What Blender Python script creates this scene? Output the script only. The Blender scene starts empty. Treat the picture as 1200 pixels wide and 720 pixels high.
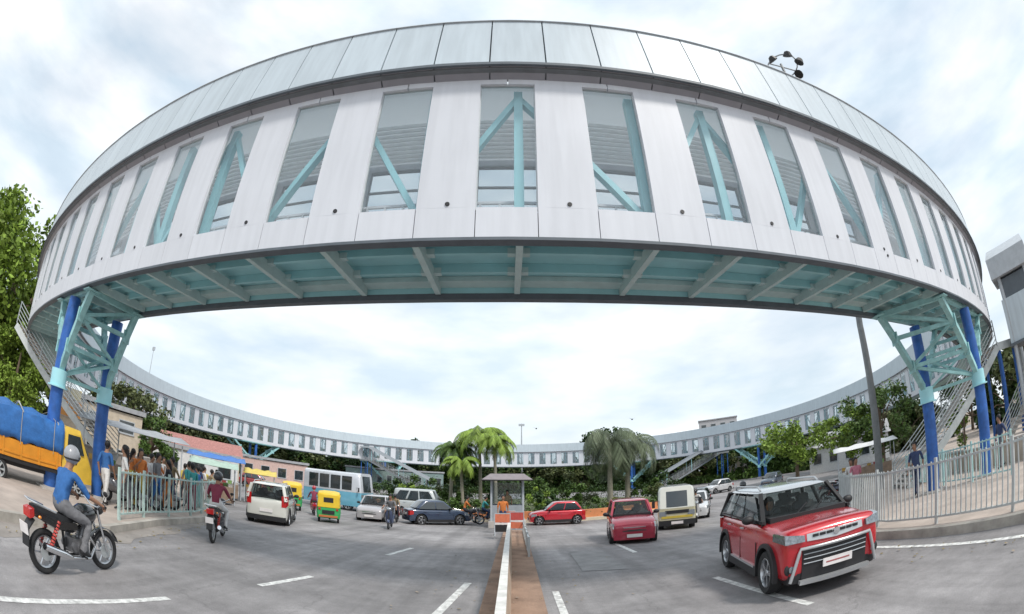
import bpy, bmesh, math, random
from math import sin, cos, pi, radians as RAD, sqrt, atan2, hypot
from mathutils import Vector, Matrix
random.seed(7)
C = bpy.context
SC = C.scene
COL = SC.collection

# ------------------------------------------------------------------ camera
cd = bpy.data.cameras.new('camera')
cam = bpy.data.objects.new('camera', cd); COL.objects.link(cam); SC.camera = cam
cd.type = 'PANO'                        # the photograph is a wide fisheye picture
cd.panorama_type = 'FISHEYE_EQUISOLID'
cd.sensor_fit = 'HORIZONTAL'; cd.sensor_width = 36
cd.fisheye_lens = 541/1200*36; cd.fisheye_fov = RAD(200)
cd.clip_start = .05; cd.clip_end = 3000
cam.location = (0, 0, 2.1)
cam.rotation_euler = (RAD(90)+.381, 0, -RAD(.35))

# ------------------------------------------------------------------ light
SUN_AZ, SUN_EL = RAD(140), RAD(50)      # compass style: clockwise from +Y
w = bpy.data.worlds.new('World'); SC.world = w; w.use_nodes = True
nt = w.node_tree; N = nt.nodes; L = nt.links
bg = N['Background']; bg.inputs[1].default_value = .1
sky = N.new('ShaderNodeTexSky'); sky.sky_type = 'NISHITA'; sky.sun_disc = False
sky.sun_elevation = SUN_EL; sky.sun_rotation = SUN_AZ; sky.air_density = 1.2; sky.dust_density = 2.0
tc = N.new('ShaderNodeTexCoord')
sep = N.new('ShaderNodeSeparateXYZ'); L.new(tc.outputs['Generated'], sep.inputs[0])
mp = N.new('ShaderNodeMapping'); mp.inputs['Scale'].default_value = (1.0, 1.0, 2.6); L.new(tc.outputs['Generated'], mp.inputs[0])
nz = N.new('ShaderNodeTexNoise'); nz.inputs['Scale'].default_value = 2.3; nz.inputs['Detail'].default_value = 7; nz.inputs['Roughness'].default_value = .52
L.new(mp.outputs[0], nz.inputs[0])
cr = N.new('ShaderNodeValToRGB'); cr.color_ramp.elements[0].position = .36; cr.color_ramp.elements[1].position = .60
cr.color_ramp.elements[0].color = (.72, .72, .72, 1); cr.color_ramp.elements[1].color = (1, 1, 1, 1)
L.new(nz.outputs[0], cr.inputs[0])
# cloud tone: grey blue bellies and white tops
nz2 = N.new('ShaderNodeTexNoise'); nz2.inputs['Scale'].default_value = 3.1; nz2.inputs['Detail'].default_value = 6
mp2 = N.new('ShaderNodeMapping'); mp2.inputs['Location'].default_value = (3.3, 1.2, .4); mp2.inputs['Scale'].default_value = (1, 1, 3)
L.new(tc.outputs['Generated'], mp2.inputs[0]); L.new(mp2.outputs[0], nz2.inputs[0])
cr2 = N.new('ShaderNodeValToRGB'); cr2.color_ramp.elements[0].position = .35; cr2.color_ramp.elements[1].position = .66
cr2.color_ramp.elements[0].color = (.62, .73, .82, 1); cr2.color_ramp.elements[1].color = (.95, .98, 1.0, 1)
L.new(nz2.outputs[0], cr2.inputs[0])
sc_ = N.new('ShaderNodeVectorMath'); sc_.operation = 'SCALE'; sc_.inputs['Scale'].default_value = 9.0
L.new(cr2.outputs[0], sc_.inputs[0])
mix = N.new('ShaderNodeMixRGB'); L.new(cr.outputs[0], mix.inputs[0]); L.new(sky.outputs[0], mix.inputs[1]); L.new(sc_.outputs[0], mix.inputs[2])
L.new(mix.outputs[0], bg.inputs[0])
sl = bpy.data.lights.new('sun', 'SUN'); sl.energy = 2.0; sl.angle = RAD(9); sl.color = (1, .95, .88)
so = bpy.data.objects.new('sun', sl); COL.objects.link(so)
sd = Vector((sin(SUN_AZ)*cos(SUN_EL), cos(SUN_AZ)*cos(SUN_EL), sin(SUN_EL)))
so.rotation_euler = sd.to_track_quat('Z', 'Y').to_euler()
SC.view_settings.view_transform = 'Standard'; SC.view_settings.look = 'None'
SC.view_settings.exposure = .48; SC.view_settings.gamma = 1; SC.view_settings.use_curve_mapping = False

# ------------------------------------------------------------------ materials
MATS = {}
def pm(name, col, rough=.6, metal=0, var=.12, scale=4., bump=0., bscale=60., spec=.5, coat=0, island=0.):
    """principled material whose base colour wanders a little (dirt, wear)"""
    if name in MATS: return MATS[name]
    m = bpy.data.materials.new(name); m.use_nodes = True; nt = m.node_tree; N = nt.nodes; L = nt.links
    b = N['Principled BSDF']; b.inputs['Roughness'].default_value = rough; b.inputs['Metallic'].default_value = metal
    b.inputs['Specular IOR Level'].default_value = spec; b.inputs['Coat Weight'].default_value = coat
    b.inputs['Coat Roughness'].default_value = .08
    tc = N.new('ShaderNodeTexCoord')
    no = N.new('ShaderNodeTexNoise'); no.inputs['Scale'].default_value = scale; no.inputs['Detail'].default_value = 6; no.inputs['Roughness'].default_value = .6
    L.new(tc.outputs['Object'], no.inputs[0])
    rp = N.new('ShaderNodeMapRange'); rp.inputs[1].default_value = .3; rp.inputs[2].default_value = .7
    rp.inputs[3].default_value = 1-var; rp.inputs[4].default_value = 1+var
    L.new(no.outputs[0], rp.inputs[0])
    last = rp.outputs[0]
    if island:
        ge = N.new('ShaderNodeNewGeometry'); r2 = N.new('ShaderNodeMapRange'); r2.inputs[3].default_value = 1-island; r2.inputs[4].default_value = 1+island
        L.new(ge.outputs['Random Per Island'], r2.inputs[0])
        mu = N.new('ShaderNodeMath'); mu.operation = 'MULTIPLY'; L.new(last, mu.inputs[0]); L.new(r2.outputs[0], mu.inputs[1]); last = mu.outputs[0]
    vm = N.new('ShaderNodeVectorMath'); vm.operation = 'SCALE'; vm.inputs[0].default_value = col[:3]
    L.new(last, vm.inputs['Scale']); L.new(vm.outputs[0], b.inputs['Base Color'])
    if bump:
        n2 = N.new('ShaderNodeTexNoise'); n2.inputs['Scale'].default_value = bscale; n2.inputs['Detail'].default_value = 3
        L.new(tc.outputs['Object'], n2.inputs[0])
        bp = N.new('ShaderNodeBump'); bp.inputs['Strength'].default_value = bump; bp.inputs['Distance'].default_value = .02
        L.new(n2.outputs[0], bp.inputs['Height']); L.new(bp.outputs[0], b.inputs['Normal'])
    MATS[name] = m; return m

def glass(name, tint, gloss=.06, trans=.6):
    if name in MATS: return MATS[name]
    m = bpy.data.materials.new(name); m.use_nodes = True; nt = m.node_tree; N = nt.nodes; L = nt.links
    for n in list(N):
        if n.type != 'OUTPUT_MATERIAL': N.remove(n)
    out = [n for n in N if n.type == 'OUTPUT_MATERIAL'][0]
    tr = N.new('ShaderNodeBsdfTransparent'); tr.inputs[0].default_value = (*tint, 1)
    df = N.new('ShaderNodeBsdfDiffuse'); df.inputs[0].default_value = (.42, .45, .46, 1)
    gl = N.new('ShaderNodeBsdfGlossy'); gl.inputs['Roughness'].default_value = gloss
    m1 = N.new('ShaderNodeMixShader'); m1.inputs[0].default_value = trans
    L.new(df.outputs[0], m1.inputs[1]); L.new(tr.outputs[0], m1.inputs[2])
    lw = N.new('ShaderNodeLayerWeight'); fr = N.new('ShaderNodeMapRange'); fr.inputs[1].default_value = .45; fr.inputs[3].default_value = .04; fr.inputs[4].default_value = .5; L.new(lw.outputs['Facing'], fr.inputs[0])
    m2 = N.new('ShaderNodeMixShader'); L.new(fr.outputs[0], m2.inputs[0]); L.new(m1.outputs[0], m2.inputs[1]); L.new(gl.outputs[0], m2.inputs[2])
    L.new(m2.outputs[0], out.inputs[0]); MATS[name] = m; return m

def asphalt():
    m = bpy.data.materials.new('asphalt'); m.use_nodes = True; nt = m.node_tree; N = nt.nodes; L = nt.links
    b = N['Principled BSDF']; b.inputs['Roughness'].default_value = .82
    tc = N.new('ShaderNodeTexCoord')
    def noise(scale, det=5, vec=None, rough=.6):
        n = N.new('ShaderNodeTexNoise'); n.inputs['Scale'].default_value = scale; n.inputs['Detail'].default_value = det; n.inputs['Roughness'].default_value = rough
        L.new(vec or tc.outputs['Object'], n.inputs[0]); return n.outputs[0]
    def rng(x, a, b_, c, d):
        r = N.new('ShaderNodeMapRange'); r.inputs[1].default_value = a; r.inputs[2].default_value = b_; r.inputs[3].default_value = c; r.inputs[4].default_value = d
        L.new(x, r.inputs[0]); return r.outputs[0]
    def mul(a, b_):
        r = N.new('ShaderNodeMath'); r.operation = 'MULTIPLY'; L.new(a, r.inputs[0]); L.new(b_, r.inputs[1]); return r.outputs[0]
    big = rng(noise(.22, 4), .35, .65, .74, 1.16)
    mp = N.new('ShaderNodeMapping'); mp.inputs['Scale'].default_value = (1.7, .10, 1); mp.inputs['Rotation'].default_value = (0, 0, .06)
    L.new(tc.outputs['Object'], mp.inputs[0])
    streak = rng(noise(1.0, 4, mp.outputs[0]), .32, .68, .74, 1.14)
    mp3 = N.new('ShaderNodeMapping'); mp3.inputs['Scale'].default_value = (.12, 1.2, 1); mp3.inputs['Rotation'].default_value = (0, 0, -.25)
    L.new(tc.outputs['Object'], mp3.inputs[0])
    seam = rng(noise(.8, 3, mp3.outputs[0]), .35, .6, .88, 1.06)
    mid = rng(noise(2.5, 6), .3, .7, .84, 1.12)
    fine = rng(noise(55, 2), .3, .7, .82, 1.18)
    grain = rng(noise(9, 4), .3, .7, .93, 1.07)
    vo = N.new('ShaderNodeTexVoronoi'); vo.feature = 'DISTANCE_TO_EDGE'; vo.inputs['Scale'].default_value = .33
    nd = N.new('ShaderNodeTexNoise'); nd.inputs['Scale'].default_value = 1.5; nd.inputs['Detail'].default_value = 5; L.new(tc.outputs['Object'], nd.inputs[0])
    va = N.new('ShaderNodeVectorMath'); va.operation = 'MULTIPLY_ADD'; va.inputs[1].default_value = (.9, .9, .9)
    L.new(nd.outputs['Color'], va.inputs[0]); L.new(tc.outputs['Object'], va.inputs[2]); L.new(va.outputs[0], vo.inputs[0])
    crack = rng(vo.outputs[0], 0, .006, .80, 1)
    f = mul(mul(mul(big, streak), mul(mid, fine)), mul(mul(grain, seam), crack))
    vm = N.new('ShaderNodeVectorMath'); vm.operation = 'SCALE'; vm.inputs[0].default_value = (.272, .260, .262)
    L.new(f, vm.inputs['Scale']); L.new(vm.outputs[0], b.inputs['Base Color'])
    bp = N.new('ShaderNodeBump'); bp.inputs['Strength'].default_value = .35; bp.inputs['Distance'].default_value = .01
    L.new(noise(70, 3), bp.inputs['Height']); L.new(bp.outputs[0], b.inputs['Normal'])
    return m

def streaked(name, col, rough, amt):
    m = pm(name, col, rough, var=.03, scale=.8, spec=.4); nt = m.node_tree; N = nt.nodes; L = nt.links
    vm = [n for n in N if n.type == 'VECT_MATH'][0]; old = vm.inputs['Scale'].links[0].from_socket
    tc = [n for n in N if n.type == 'TEX_COORD'][0]
    mp = N.new('ShaderNodeMapping'); mp.inputs['Scale'].default_value = (4.5, 4.5, .35); L.new(tc.outputs['Object'], mp.inputs[0])
    no = N.new('ShaderNodeTexNoise'); no.inputs['Scale'].default_value = 1.6; no.inputs['Detail'].default_value = 5; L.new(mp.outputs[0], no.inputs[0])
    r = N.new('ShaderNodeMapRange'); r.inputs[1].default_value = .35; r.inputs[2].default_value = .62; r.inputs[3].default_value = 1-amt*1.8; r.inputs[4].default_value = 1+amt*.4; L.new(no.outputs[0], r.inputs[0])
    ge = N.new('ShaderNodeNewGeometry'); r2 = N.new('ShaderNodeMapRange'); r2.inputs[3].default_value = 1-amt*.6; r2.inputs[4].default_value = 1+amt*.5; L.new(ge.outputs['Random Per Island'], r2.inputs[0])
    a = N.new('ShaderNodeMath'); a.operation = 'MULTIPLY'; L.new(old, a.inputs[0]); L.new(r.outputs[0], a.inputs[1])
    b = N.new('ShaderNodeMath'); b.operation = 'MULTIPLY'; L.new(a.outputs[0], b.inputs[0]); L.new(r2.outputs[0], b.inputs[1]); L.new(b.outputs[0], vm.inputs['Scale'])
    return m
M_asph = asphalt()
M_earth = pm('earth', (.30, .24, .19), .95, var=.3, scale=.35, bump=.4, bscale=18)
M_pave = pm('paving', (.42, .355, .31), .9, var=.2, scale=1.3, bump=.3, bscale=30)
M_kerb = pm('kerb_stone', (.40, .37, .33), .9, var=.3, scale=2.2, bump=.3, bscale=30)
M_dirt = pm('dirt', (.30, .20, .145), .95, var=.3, scale=2.0, bump=.5, bscale=22)
M_orange = pm('orange_paint', (.62, .24, .10), .7, var=.18, scale=1.5)
M_line = pm('road_paint', (.60, .60, .585), .75, var=.45, scale=9)
M_clad = streaked('cladding', (.635, .655, .70), .5, .03)
M_fasc = streaked('fascia_metal', (.50, .57, .62), .45, .05)
M_transl = bpy.data.materials.new('translucent_sheet'); M_transl.use_nodes = True  # roof and ceiling made translucent so added daylight brightens the walkway windows
_n = M_transl.node_tree.nodes; _l = M_transl.node_tree.links; _b = _n['Principled BSDF']; _b.inputs['Base Color'].default_value = (.80, .83, .85, 1); _b.inputs['Roughness'].default_value = .5
_t = _n.new('ShaderNodeBsdfTranslucent'); _t.inputs[0].default_value = (.85, .88, .90, 1); _m = _n.new('ShaderNodeMixShader'); _m.inputs[0].default_value = .6
_l.new(_b.outputs[0], _m.inputs[1]); _l.new(_t.outputs[0], _m.inputs[2]); _l.new(_m.outputs[0], [q for q in _n if q.type == 'OUTPUT_MATERIAL'][0].inputs[0])
M_joint = pm('dark_joint', (.14, .15, .16), .7)
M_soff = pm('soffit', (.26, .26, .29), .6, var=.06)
M_deck = pm('deck_underside', (.31, .58, .62), .6, var=.12, scale=1.2)
M_rib = pm('rib_paint', (.46, .60, .60), .5, var=.08)
M_lip = pm('dark_edge', (.10, .12, .14), .6)
M_teal = pm('teal_steel', (.29, .53, .54), .5, var=.2, scale=4)
M_tealL = pm('light_teal', (.36, .68, .74), .4, var=.05)
M_blue = pm('blue_paint', (.025, .11, .38), .5, var=.30, scale=3.5, bump=.12, bscale=25)
M_inner = pm('interior_panel', (.88, .89, .90), .7, var=.06)
M_win = glass('walkway_glass', (.97, .985, .99), .04, .95)
M_winf = glass('far_glass', (.86, .90, .92), .05, .88)
M_carg = glass('car_glazing', (.50, .56, .56), .03, .97)
M_gray = pm('galvanised', (.50, .53, .54), .45, .5, var=.1)
M_gray2 = pm('grey_paint', (.42, .45, .48), .6, var=.1)
M_conc = pm('concrete', (.46, .43, .40), .85, var=.16, scale=1.5, bump=.2)
M_black = pm('black_plastic', (.018, .018, .02), .55)
M_rubber = pm('rubber', (.022, .022, .023), .85, var=.2)
M_chrome = pm('chrome', (.75, .76, .78), .16, 1, var=.03)
M_alloy = pm('alloy', (.50, .51, .53), .3, .9, var=.05)
M_silver = pm('silver_plastic', (.50, .51, .52), .30, .5, var=.04)
M_cglass = pm('car_glass', (.022, .030, .034), .05, spec=.8, coat=.6)
M_lens = pm('lamp_lens', (.40, .43, .46), .06, .55, spec=.8, coat=.8, var=.2, scale=30)
M_redl = pm('red_lens', (.45, .012, .012), .15, coat=.7)
M_ambl = pm('amber_lens', (.75, .25, .03), .2, coat=.7)
M_plate = pm('plate_white', (.72, .68, .67), .5)
M_wood = pm('bark', (.15, .11, .08), .95, var=.3, scale=6, bump=.5)
M_skin = pm('skin', (.30, .16, .10), .6)
M_hair = pm('hair', (.012, .010, .010), .6)

# ------------------------------------------------------------------ objects
def tag(o, label=None, cat=None, group=None, kind=None):
    if label: o['label'] = label
    if cat: o['category'] = cat
    if group: o['group'] = group
    if kind: o['kind'] = kind
    return o
def empty(name, loc=(0, 0, 0), rz=0, label=None, cat=None, group=None, kind=None):
    o = bpy.data.objects.new(name, None); COL.objects.link(o); o.location = loc; o.rotation_euler = (0, 0, rz)
    return tag(o, label, cat, group, kind)
def link(name, me, parent=None):
    o = bpy.data.objects.new(name, me); COL.objects.link(o)
    if parent is not None: o.parent = parent
    return o
def kids(o): return [c for c in bpy.data.objects if c.parent == o]
def copy_tree(o, parent=None, loc=None, rz=None, label=None):
    ch = kids(o)
    c = o.copy(); COL.objects.link(c); c.parent = parent
    if loc is not None: c.location = loc
    if rz is not None: c.rotation_euler = (0, 0, rz)
    if label: c['label'] = label
    for k in ch: copy_tree(k, c)
    return c

class MB:
    def __init__(s): s.v = []; s.f = []; s.mi = []; s.mats = []; s.cur = 0
    def mat(s, m):
        if m not in s.mats: s.mats.append(m)
        s.cur = s.mats.index(m); return s
    def add(s, vs, fs):
        b = len(s.v); s.v += [tuple(v) for v in vs]
        for f in fs: s.f.append(tuple(b+i for i in f)); s.mi.append(s.cur)
        return s
    def box(s, c, d, rz=0, M=None):
        x, y, z = d[0]/2, d[1]/2, d[2]/2
        vs = [Vector((a*x, b*y, g*z)) for a in (-1, 1) for b in (-1, 1) for g in (-1, 1)]
        R = M if M is not None else Matrix.Rotation(rz, 3, 'Z')
        vs = [R @ v + Vector(c) for v in vs]
        return s.add(vs, [(0, 1, 3, 2), (4, 6, 7, 5), (0, 4, 5, 1), (2, 3, 7, 6), (0, 2, 6, 4), (1, 5, 7, 3)])
    def hexa(s, p):          # 8 points: bottom 4 (ccw), top 4
        return s.add(p, [(3, 2, 1, 0), (4, 5, 6, 7), (0, 1, 5, 4), (1, 2, 6, 5), (2, 3, 7, 6), (3, 0, 4, 7)])
    def bar(s, a, b, w, h=None, up=(0, 0, 1)):
        a, b = Vector(a), Vector(b); h = h or w; d = (b-a)
        if d.length < 1e-6: return s
        d.normalize(); u = Vector(up)
        if abs(d.dot(u)) > .98: u = Vector((1, 0, 0))
        sdir = d.cross(u).normalized(); u2 = sdir.cross(d)
        P = []
        for p in (a, b):
            for (i, j) in ((-1, -1), (1, -1), (1, 1), (-1, 1)): P.append(p + sdir*(i*w/2) + u2*(j*h/2))
        return s.add(P, [(3, 2, 1, 0), (4, 5, 6, 7), (0, 1, 5, 4), (1, 2, 6, 5), (2, 3, 7, 6), (3, 0, 4, 7)])
    def tube(s, pts, r, n=8, cap=True):
        pts = [Vector(p) for p in pts]; rs = r if isinstance(r, (list, tuple)) else [r]*len(pts)
        ref = None; rings = []
        for i, p in enumerate(pts):
            d = (pts[min(i+1, len(pts)-1)] - pts[max(i-1, 0)])
            d = d.normalized() if d.length > 1e-9 else Vector((0, 0, 1))
            if ref is None: ref = Vector((0, 0, 1)) if abs(d.z) < .9 else Vector((1, 0, 0))
            u = d.cross(ref).normalized(); v = u.cross(d).normalized(); ref = v if abs(d.dot(v)) < .9 else ref
            ref = v
            rings.append([p + (u*cos(2*pi*k/n) + v*sin(2*pi*k/n))*rs[i] for k in range(n)])
        vs = [q for rg in rings for q in rg]; fs = []
        for i in range(len(pts)-1):
            for k in range(n):
                k2 = (k+1) % n; fs.append((i*n+k, i*n+k2, (i+1)*n+k2, (i+1)*n+k))
        if cap: fs.append(tuple(range(n-1, -1, -1))); fs.append(tuple((len(pts)-1)*n+k for k in range(n)))
        return s.add(vs, fs)
    def cyl(s, a, b, r0, r1=None, n=12): return s.tube([a, b], [r0, r0 if r1 is None else r1], n)
    def lathe(s, prof, n=16, M=None):       # profile (r, z) round z
        M = M or Matrix.Identity(4); vs = []; fs = []
        for r, z in prof:
            for k in range(n): vs.append(M @ Vector((r*cos(2*pi*k/n), r*sin(2*pi*k/n), z)))
        for i in range(len(prof)-1):
            for k in range(n):
                k2 = (k+1) % n; fs.append((i*n+k, i*n+k2, (i+1)*n+k2, (i+1)*n+k))
        return s.add(vs, fs)
    def sphere(s, c, r, n=10, m=7):
        if not isinstance(r, (tuple, list)): r = (r, r, r)
        vs = []; fs = []
        for i in range(m+1):
            t = pi*i/m
            for k in range(n): vs.append((c[0]+r[0]*sin(t)*cos(2*pi*k/n), c[1]+r[1]*sin(t)*sin(2*pi*k/n), c[2]+r[2]*cos(t)))
        for i in range(m):
            for k in range(n):
                k2 = (k+1) % n; fs.append((i*n+k, (i+1)*n+k, (i+1)*n+k2, i*n+k2))
        return s.add(vs, fs)
    def loft(s, rings, closed=True, cap=True):
        n = len(rings[0]); vs = [p for r in rings for p in r]; fs = []
        for i in range(len(rings)-1):
            for k in range(n if closed else n-1):
                k2 = (k+1) % n; fs.append((i*n+k, i*n+k2, (i+1)*n+k2, (i+1)*n+k))
        if cap and closed: fs.append(tuple(range(n-1, -1, -1))); fs.append(tuple((len(rings)-1)*n+k for k in range(n)))
        return s.add(vs, fs)
    def mesh(s, name, smooth=None):
        me = bpy.data.meshes.new(name); me.from_pydata(s.v, [], s.f)
        for m in s.mats: me.materials.append(m)
        if len(s.mats) > 1: me.polygons.foreach_set('material_index', s.mi)
        bm = bmesh.new(); bm.from_mesh(me); bmesh.ops.recalc_face_normals(bm, faces=bm.faces); bm.to_mesh(me); bm.free()
        if smooth is not None:
            me.polygons.foreach_set('use_smooth', [True]*len(me.polygons)); me.set_sharp_from_angle(angle=RAD(smooth))
        me.update(); return me
    def build(s, name, m=None, parent=None, smooth=None, fast=False):
        if m is not None and not s.mats: s.mats = [m]
        if fast:
            me = bpy.data.meshes.new(name); me.from_pydata(s.v, [], s.f)
            for mm in s.mats: me.materials.append(mm)
            if len(s.mats) > 1: me.polygons.foreach_set('material_index', s.mi)
        else: me = s.mesh(name, smooth)
        return link(name, me, parent)

def apply_mods(o, smooth=None):
    dg = C.evaluated_depsgraph_get(); me = bpy.data.meshes.new_from_object(o.evaluated_get(dg))
    old = o.data; o.modifiers.clear(); o.data = me
    if old.users == 0: bpy.data.meshes.remove(old)
    if smooth is not None:
        me.polygons.foreach_set('use_smooth', [True]*len(me.polygons)); me.set_sharp_from_angle(angle=RAD(smooth))
    return o

def split_pieces(o):
    """turn a mesh of separate pieces into one object per piece"""
    me = o.data; n = len(me.vertices); par = list(range(n))
    def find(a):
        while par[a] != a: par[a] = par[par[a]]; a = par[a]
        return a
    for e in me.edges: par[find(e.vertices[0])] = find(e.vertices[1])
    isl = {}
    for i in range(n): isl.setdefault(find(i), []).append(i)
    K = list(isl.values()); bx = []
    for k in K:
        c = [me.vertices[i].co for i in k]; bx.append(([min(v[j] for v in c) for j in range(3)], [max(v[j] for v in c) for j in range(3)]))
    g = list(range(len(K)))
    def f2(a):
        while g[a] != a: a = g[a]
        return a
    for a in range(len(K)):
        for b in range(a):
            gap = sqrt(sum(max(0, bx[a][0][j]-bx[b][1][j], bx[b][0][j]-bx[a][1][j])**2 for j in range(3)))
            sz = max(max(q[1][j]-q[0][j] for j in range(3)) for q in (bx[a], bx[b]))
            if gap <= max(.02, .5*sz): g[f2(a)] = f2(b)
    cl = {}
    for a in range(len(K)): cl.setdefault(f2(a), []).extend(K[a])
    if len(cl) < 2: return [o]
    out = []; ch = kids(o)
    for vs in cl.values():
        mp = {v: i for i, v in enumerate(vs)}; fs = [(tuple(mp[v] for v in p.vertices), p.material_index, p.use_smooth) for p in me.polygons if p.vertices[0] in mp]
        nm = bpy.data.meshes.new(me.name); nm.from_pydata([tuple(me.vertices[v].co) for v in vs], [], [f[0] for f in fs])
        for m in me.materials: nm.materials.append(m)
        nm.polygons.foreach_set('material_index', [f[1] for f in fs]); nm.polygons.foreach_set('use_smooth', [f[2] for f in fs])
        if any(f[2] for f in fs): nm.set_sharp_from_angle(angle=RAD(40))
        c = o.copy(); c.data = nm; COL.objects.link(c); out.append(c)
    for k in ch: k.parent = out[0]
    bpy.data.objects.remove(o); return out

# ------------------------------------------------------------------ terrain
R, D = 48.0, 1.113*48.0
RI = .953*R
def gz(x, y):
    t = min(max((hypot(x, y)-8)/22, 0), 1); return -.55*(t*t*(3-2*t))
def polar_grid(mb, rmax, dz, nseg=96, rings=(0, 2, 4, 6, 8, 10, 12, 14, 16, 18, 20, 22, 24, 26, 28, 30, 40, 60, 100, 200, 400, 900, 1800)):
    rs = [r for r in rings if r < rmax]+[rmax]; vs = [(0, 0, gz(0, 0)+dz)]; fs = []
    for r in rs[1:]:
        for k in range(nseg): a = 2*pi*k/nseg; vs.append((r*sin(a), r*cos(a), gz(r*sin(a), r*cos(a))+dz))
    for k in range(nseg): fs.append((0, 1+(k+1) % nseg, 1+k))
    for i in range(len(rs)-2):
        for k in range(nseg):
            a, b = 1+i*nseg, 1+(i+1)*nseg; k2 = (k+1) % nseg; fs.append((a+k, a+k2, b+k2, b+k))
    mb.add(vs, fs)
def densify(pts, step=1.0):
    out = []
    for i, p in enumerate(pts):
        q = pts[(i+1) % len(pts)]; d = hypot(q[0]-p[0], q[1]-p[1]); n = max(1, int(d/step))
        for k in range(n): out.append((p[0]+(q[0]-p[0])*k/n, p[1]+(q[1]-p[1])*k/n))
    return out
def patch(name, pts, h, mtop, mside=None, base=0., step=.8, kerb=0., mk=None, grid=1.2):
    """a raised patch of ground that follows the terrain; its edge is a real step"""
    pts = densify(pts, step); bm = bmesh.new()
    bv = [bm.verts.new((x, y, 0)) for x, y in pts]; bm.faces.new(bv)
    bmesh.ops.recalc_face_normals(bm, faces=bm.faces)
    xs = [p[0] for p in pts]; ys = [p[1] for p in pts]
    def cut(ax, lo, hi):
        v = math.floor(lo/grid)*grid
        while v < hi:
            co = (v, 0, 0) if ax == 0 else (0, v, 0); no = (1, 0, 0) if ax == 0 else (0, 1, 0)
            bmesh.ops.bisect_plane(bm, geom=bm.verts[:]+bm.edges[:]+bm.faces[:], plane_co=co, plane_no=no); v += grid
    lim = 34
    cut(0, max(min(xs), -lim), min(max(xs), lim)); cut(1, max(min(ys), -6), min(max(ys), lim))
    top = bm.faces[:]
    for f in top:
        f.material_index = 0
        if f.normal.z < 0: f.normal_flip()
    if h > 0:
        ed = [e for e in bm.edges if e.is_boundary]
        ret = bmesh.ops.extrude_edge_only(bm, edges=ed)
        nv = {v for v in ret['geom'] if isinstance(v, bmesh.types.BMVert)}
        for f in ret['geom']:
            if isinstance(f, bmesh.types.BMFace): f.material_index = 1
        for v in bm.verts: v.co.z = gz(v.co.x, v.co.y) + (base-.05 if v in nv else base+h)
    else:
        for v in bm.verts: v.co.z = gz(v.co.x, v.co.y)+base
    me = bpy.data.meshes.new(name); bm.to_mesh(me); bm.free()
    me.materials.append(mtop); me.materials.append(mside or mtop)
    o = link(name, me); o['kind'] = 'structure'; return o

mb = MB(); polar_grid(mb, 2200, -.03); o = mb.build('ground', M_earth); o['kind'] = 'structure'
# asphalt: the whole bowl of the junction between the two kerbs
mb = MB(); polar_grid(mb, 100, 0.0); 
road = mb.build('road', M_asph); road['kind'] = 'structure'
LK = [(-8.2, -12), (-7.7, 0), (-7.75, 4.2), (-7.55, 6.3), (-8.5, 8.9), (-9.25, 12.1), (-11.6, 16.5), (-16, 22), (-24, 29), (-36, 37), (-60, 46)]
RK = [(8.6, -12), (7.8, 1), (7.66, 3.3), (7.4, 5.3), (7.25, 7.2), (8.1, 9.6), (10.4, 12.6), (15.5, 18), (24, 25), (36, 33), (60, 42)]
pl = patch('pavement', LK+[(-70, 46), (-70, -12)], .13, M_pave, M_kerb)
pr = patch('pavement', RK+[(70, 42), (70, -12)], .13, M_pave, M_kerb)
def ribbon(name, line, w, h, m, base=0.0):
    """strip of width w along a line, on its left"""
    mb = MB(); pts = []
    for i in range(len(line)-1):
        a, b = line[i], line[i+1]; n = max(1, int(hypot(b[0]-a[0], b[1]-a[1])/.8))
        for k in range(n): pts.append((a[0]+(b[0]-a[0])*k/n, a[1]+(b[1]-a[1])*k/n))
    pts.append(line[-1]); rings = []
    for i, p in enumerate(pts):
        q0, q1 = pts[max(i-1, 0)], pts[min(i+1, len(pts)-1)]; dx, dy = q1[0]-q0[0], q1[1]-q0[1]; l = hypot(dx, dy); nx, ny = -dy/l*w, dx/l*w
        z = gz(*p)+base
        if h > 0: rings.append([(p[0], p[1], z-.03), (p[0], p[1], z+h), (p[0]+nx, p[1]+ny, z+h), (p[0]+nx, p[1]+ny, z-.03)])
        else: rings.append([(p[0], p[1], z), (p[0]+nx, p[1]+ny, z)])
    mb.loft(rings, closed=h > 0, cap=h > 0); o = mb.build(name, m); o['kind'] = 'structure'; return o
ribbon('kerb', [(x+.02, y) for x, y in LK[1:9]], .16, .17, M_kerb)
ribbon('kerb', [(x-.02, y) for x, y in RK[1:9]], -.16, .17, M_kerb)
# dusty gutters beside the kerbs
_r = random.Random(3); _pts = [(-7.0+.12*sin(y*2.3)+_r.uniform(-.12, .12)+(0 if y < 6.3 else -(y-6.3)*.33), y) for y in [k*.45 for k in range(30)]]
mb = MB(); mb.loft([[(x, y, gz(x, y)+.004), (x-1.3, y, gz(x-1.3, y)+.004)] for x, y in _pts], closed=False, cap=False); o = mb.build('road_edge_dust', pm('dust', (.27, .245, .225), .95, var=.2, scale=1.8, bump=.3, bscale=25)); o['kind'] = 'structure'
ribbon('road_marking', [(7.05, 1.0), (6.98, 3.3), (6.86, 5.3), (6.72, 7.2)], .14, 0, M_line, .004)
def mark(a, b, wd):
    ribbon('road_marking', [a, ((a[0]+b[0])/2, (a[1]+b[1])/2), b], wd, 0, M_line, .005)
ribbon('road_marking', [(-4.70, 1.2), (-4.60, 2.0), (-4.48, 3.1), (-4.22, 4.6)], .13, 0, M_line, .005)
mark((-3.88, 6.6), (-3.56, 8.05), .14); mark((-1.02, 6.3), (-.72, 9.05), .14)
mark((-3.1, 12.0), (-2.85, 14.0), .14)
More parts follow.
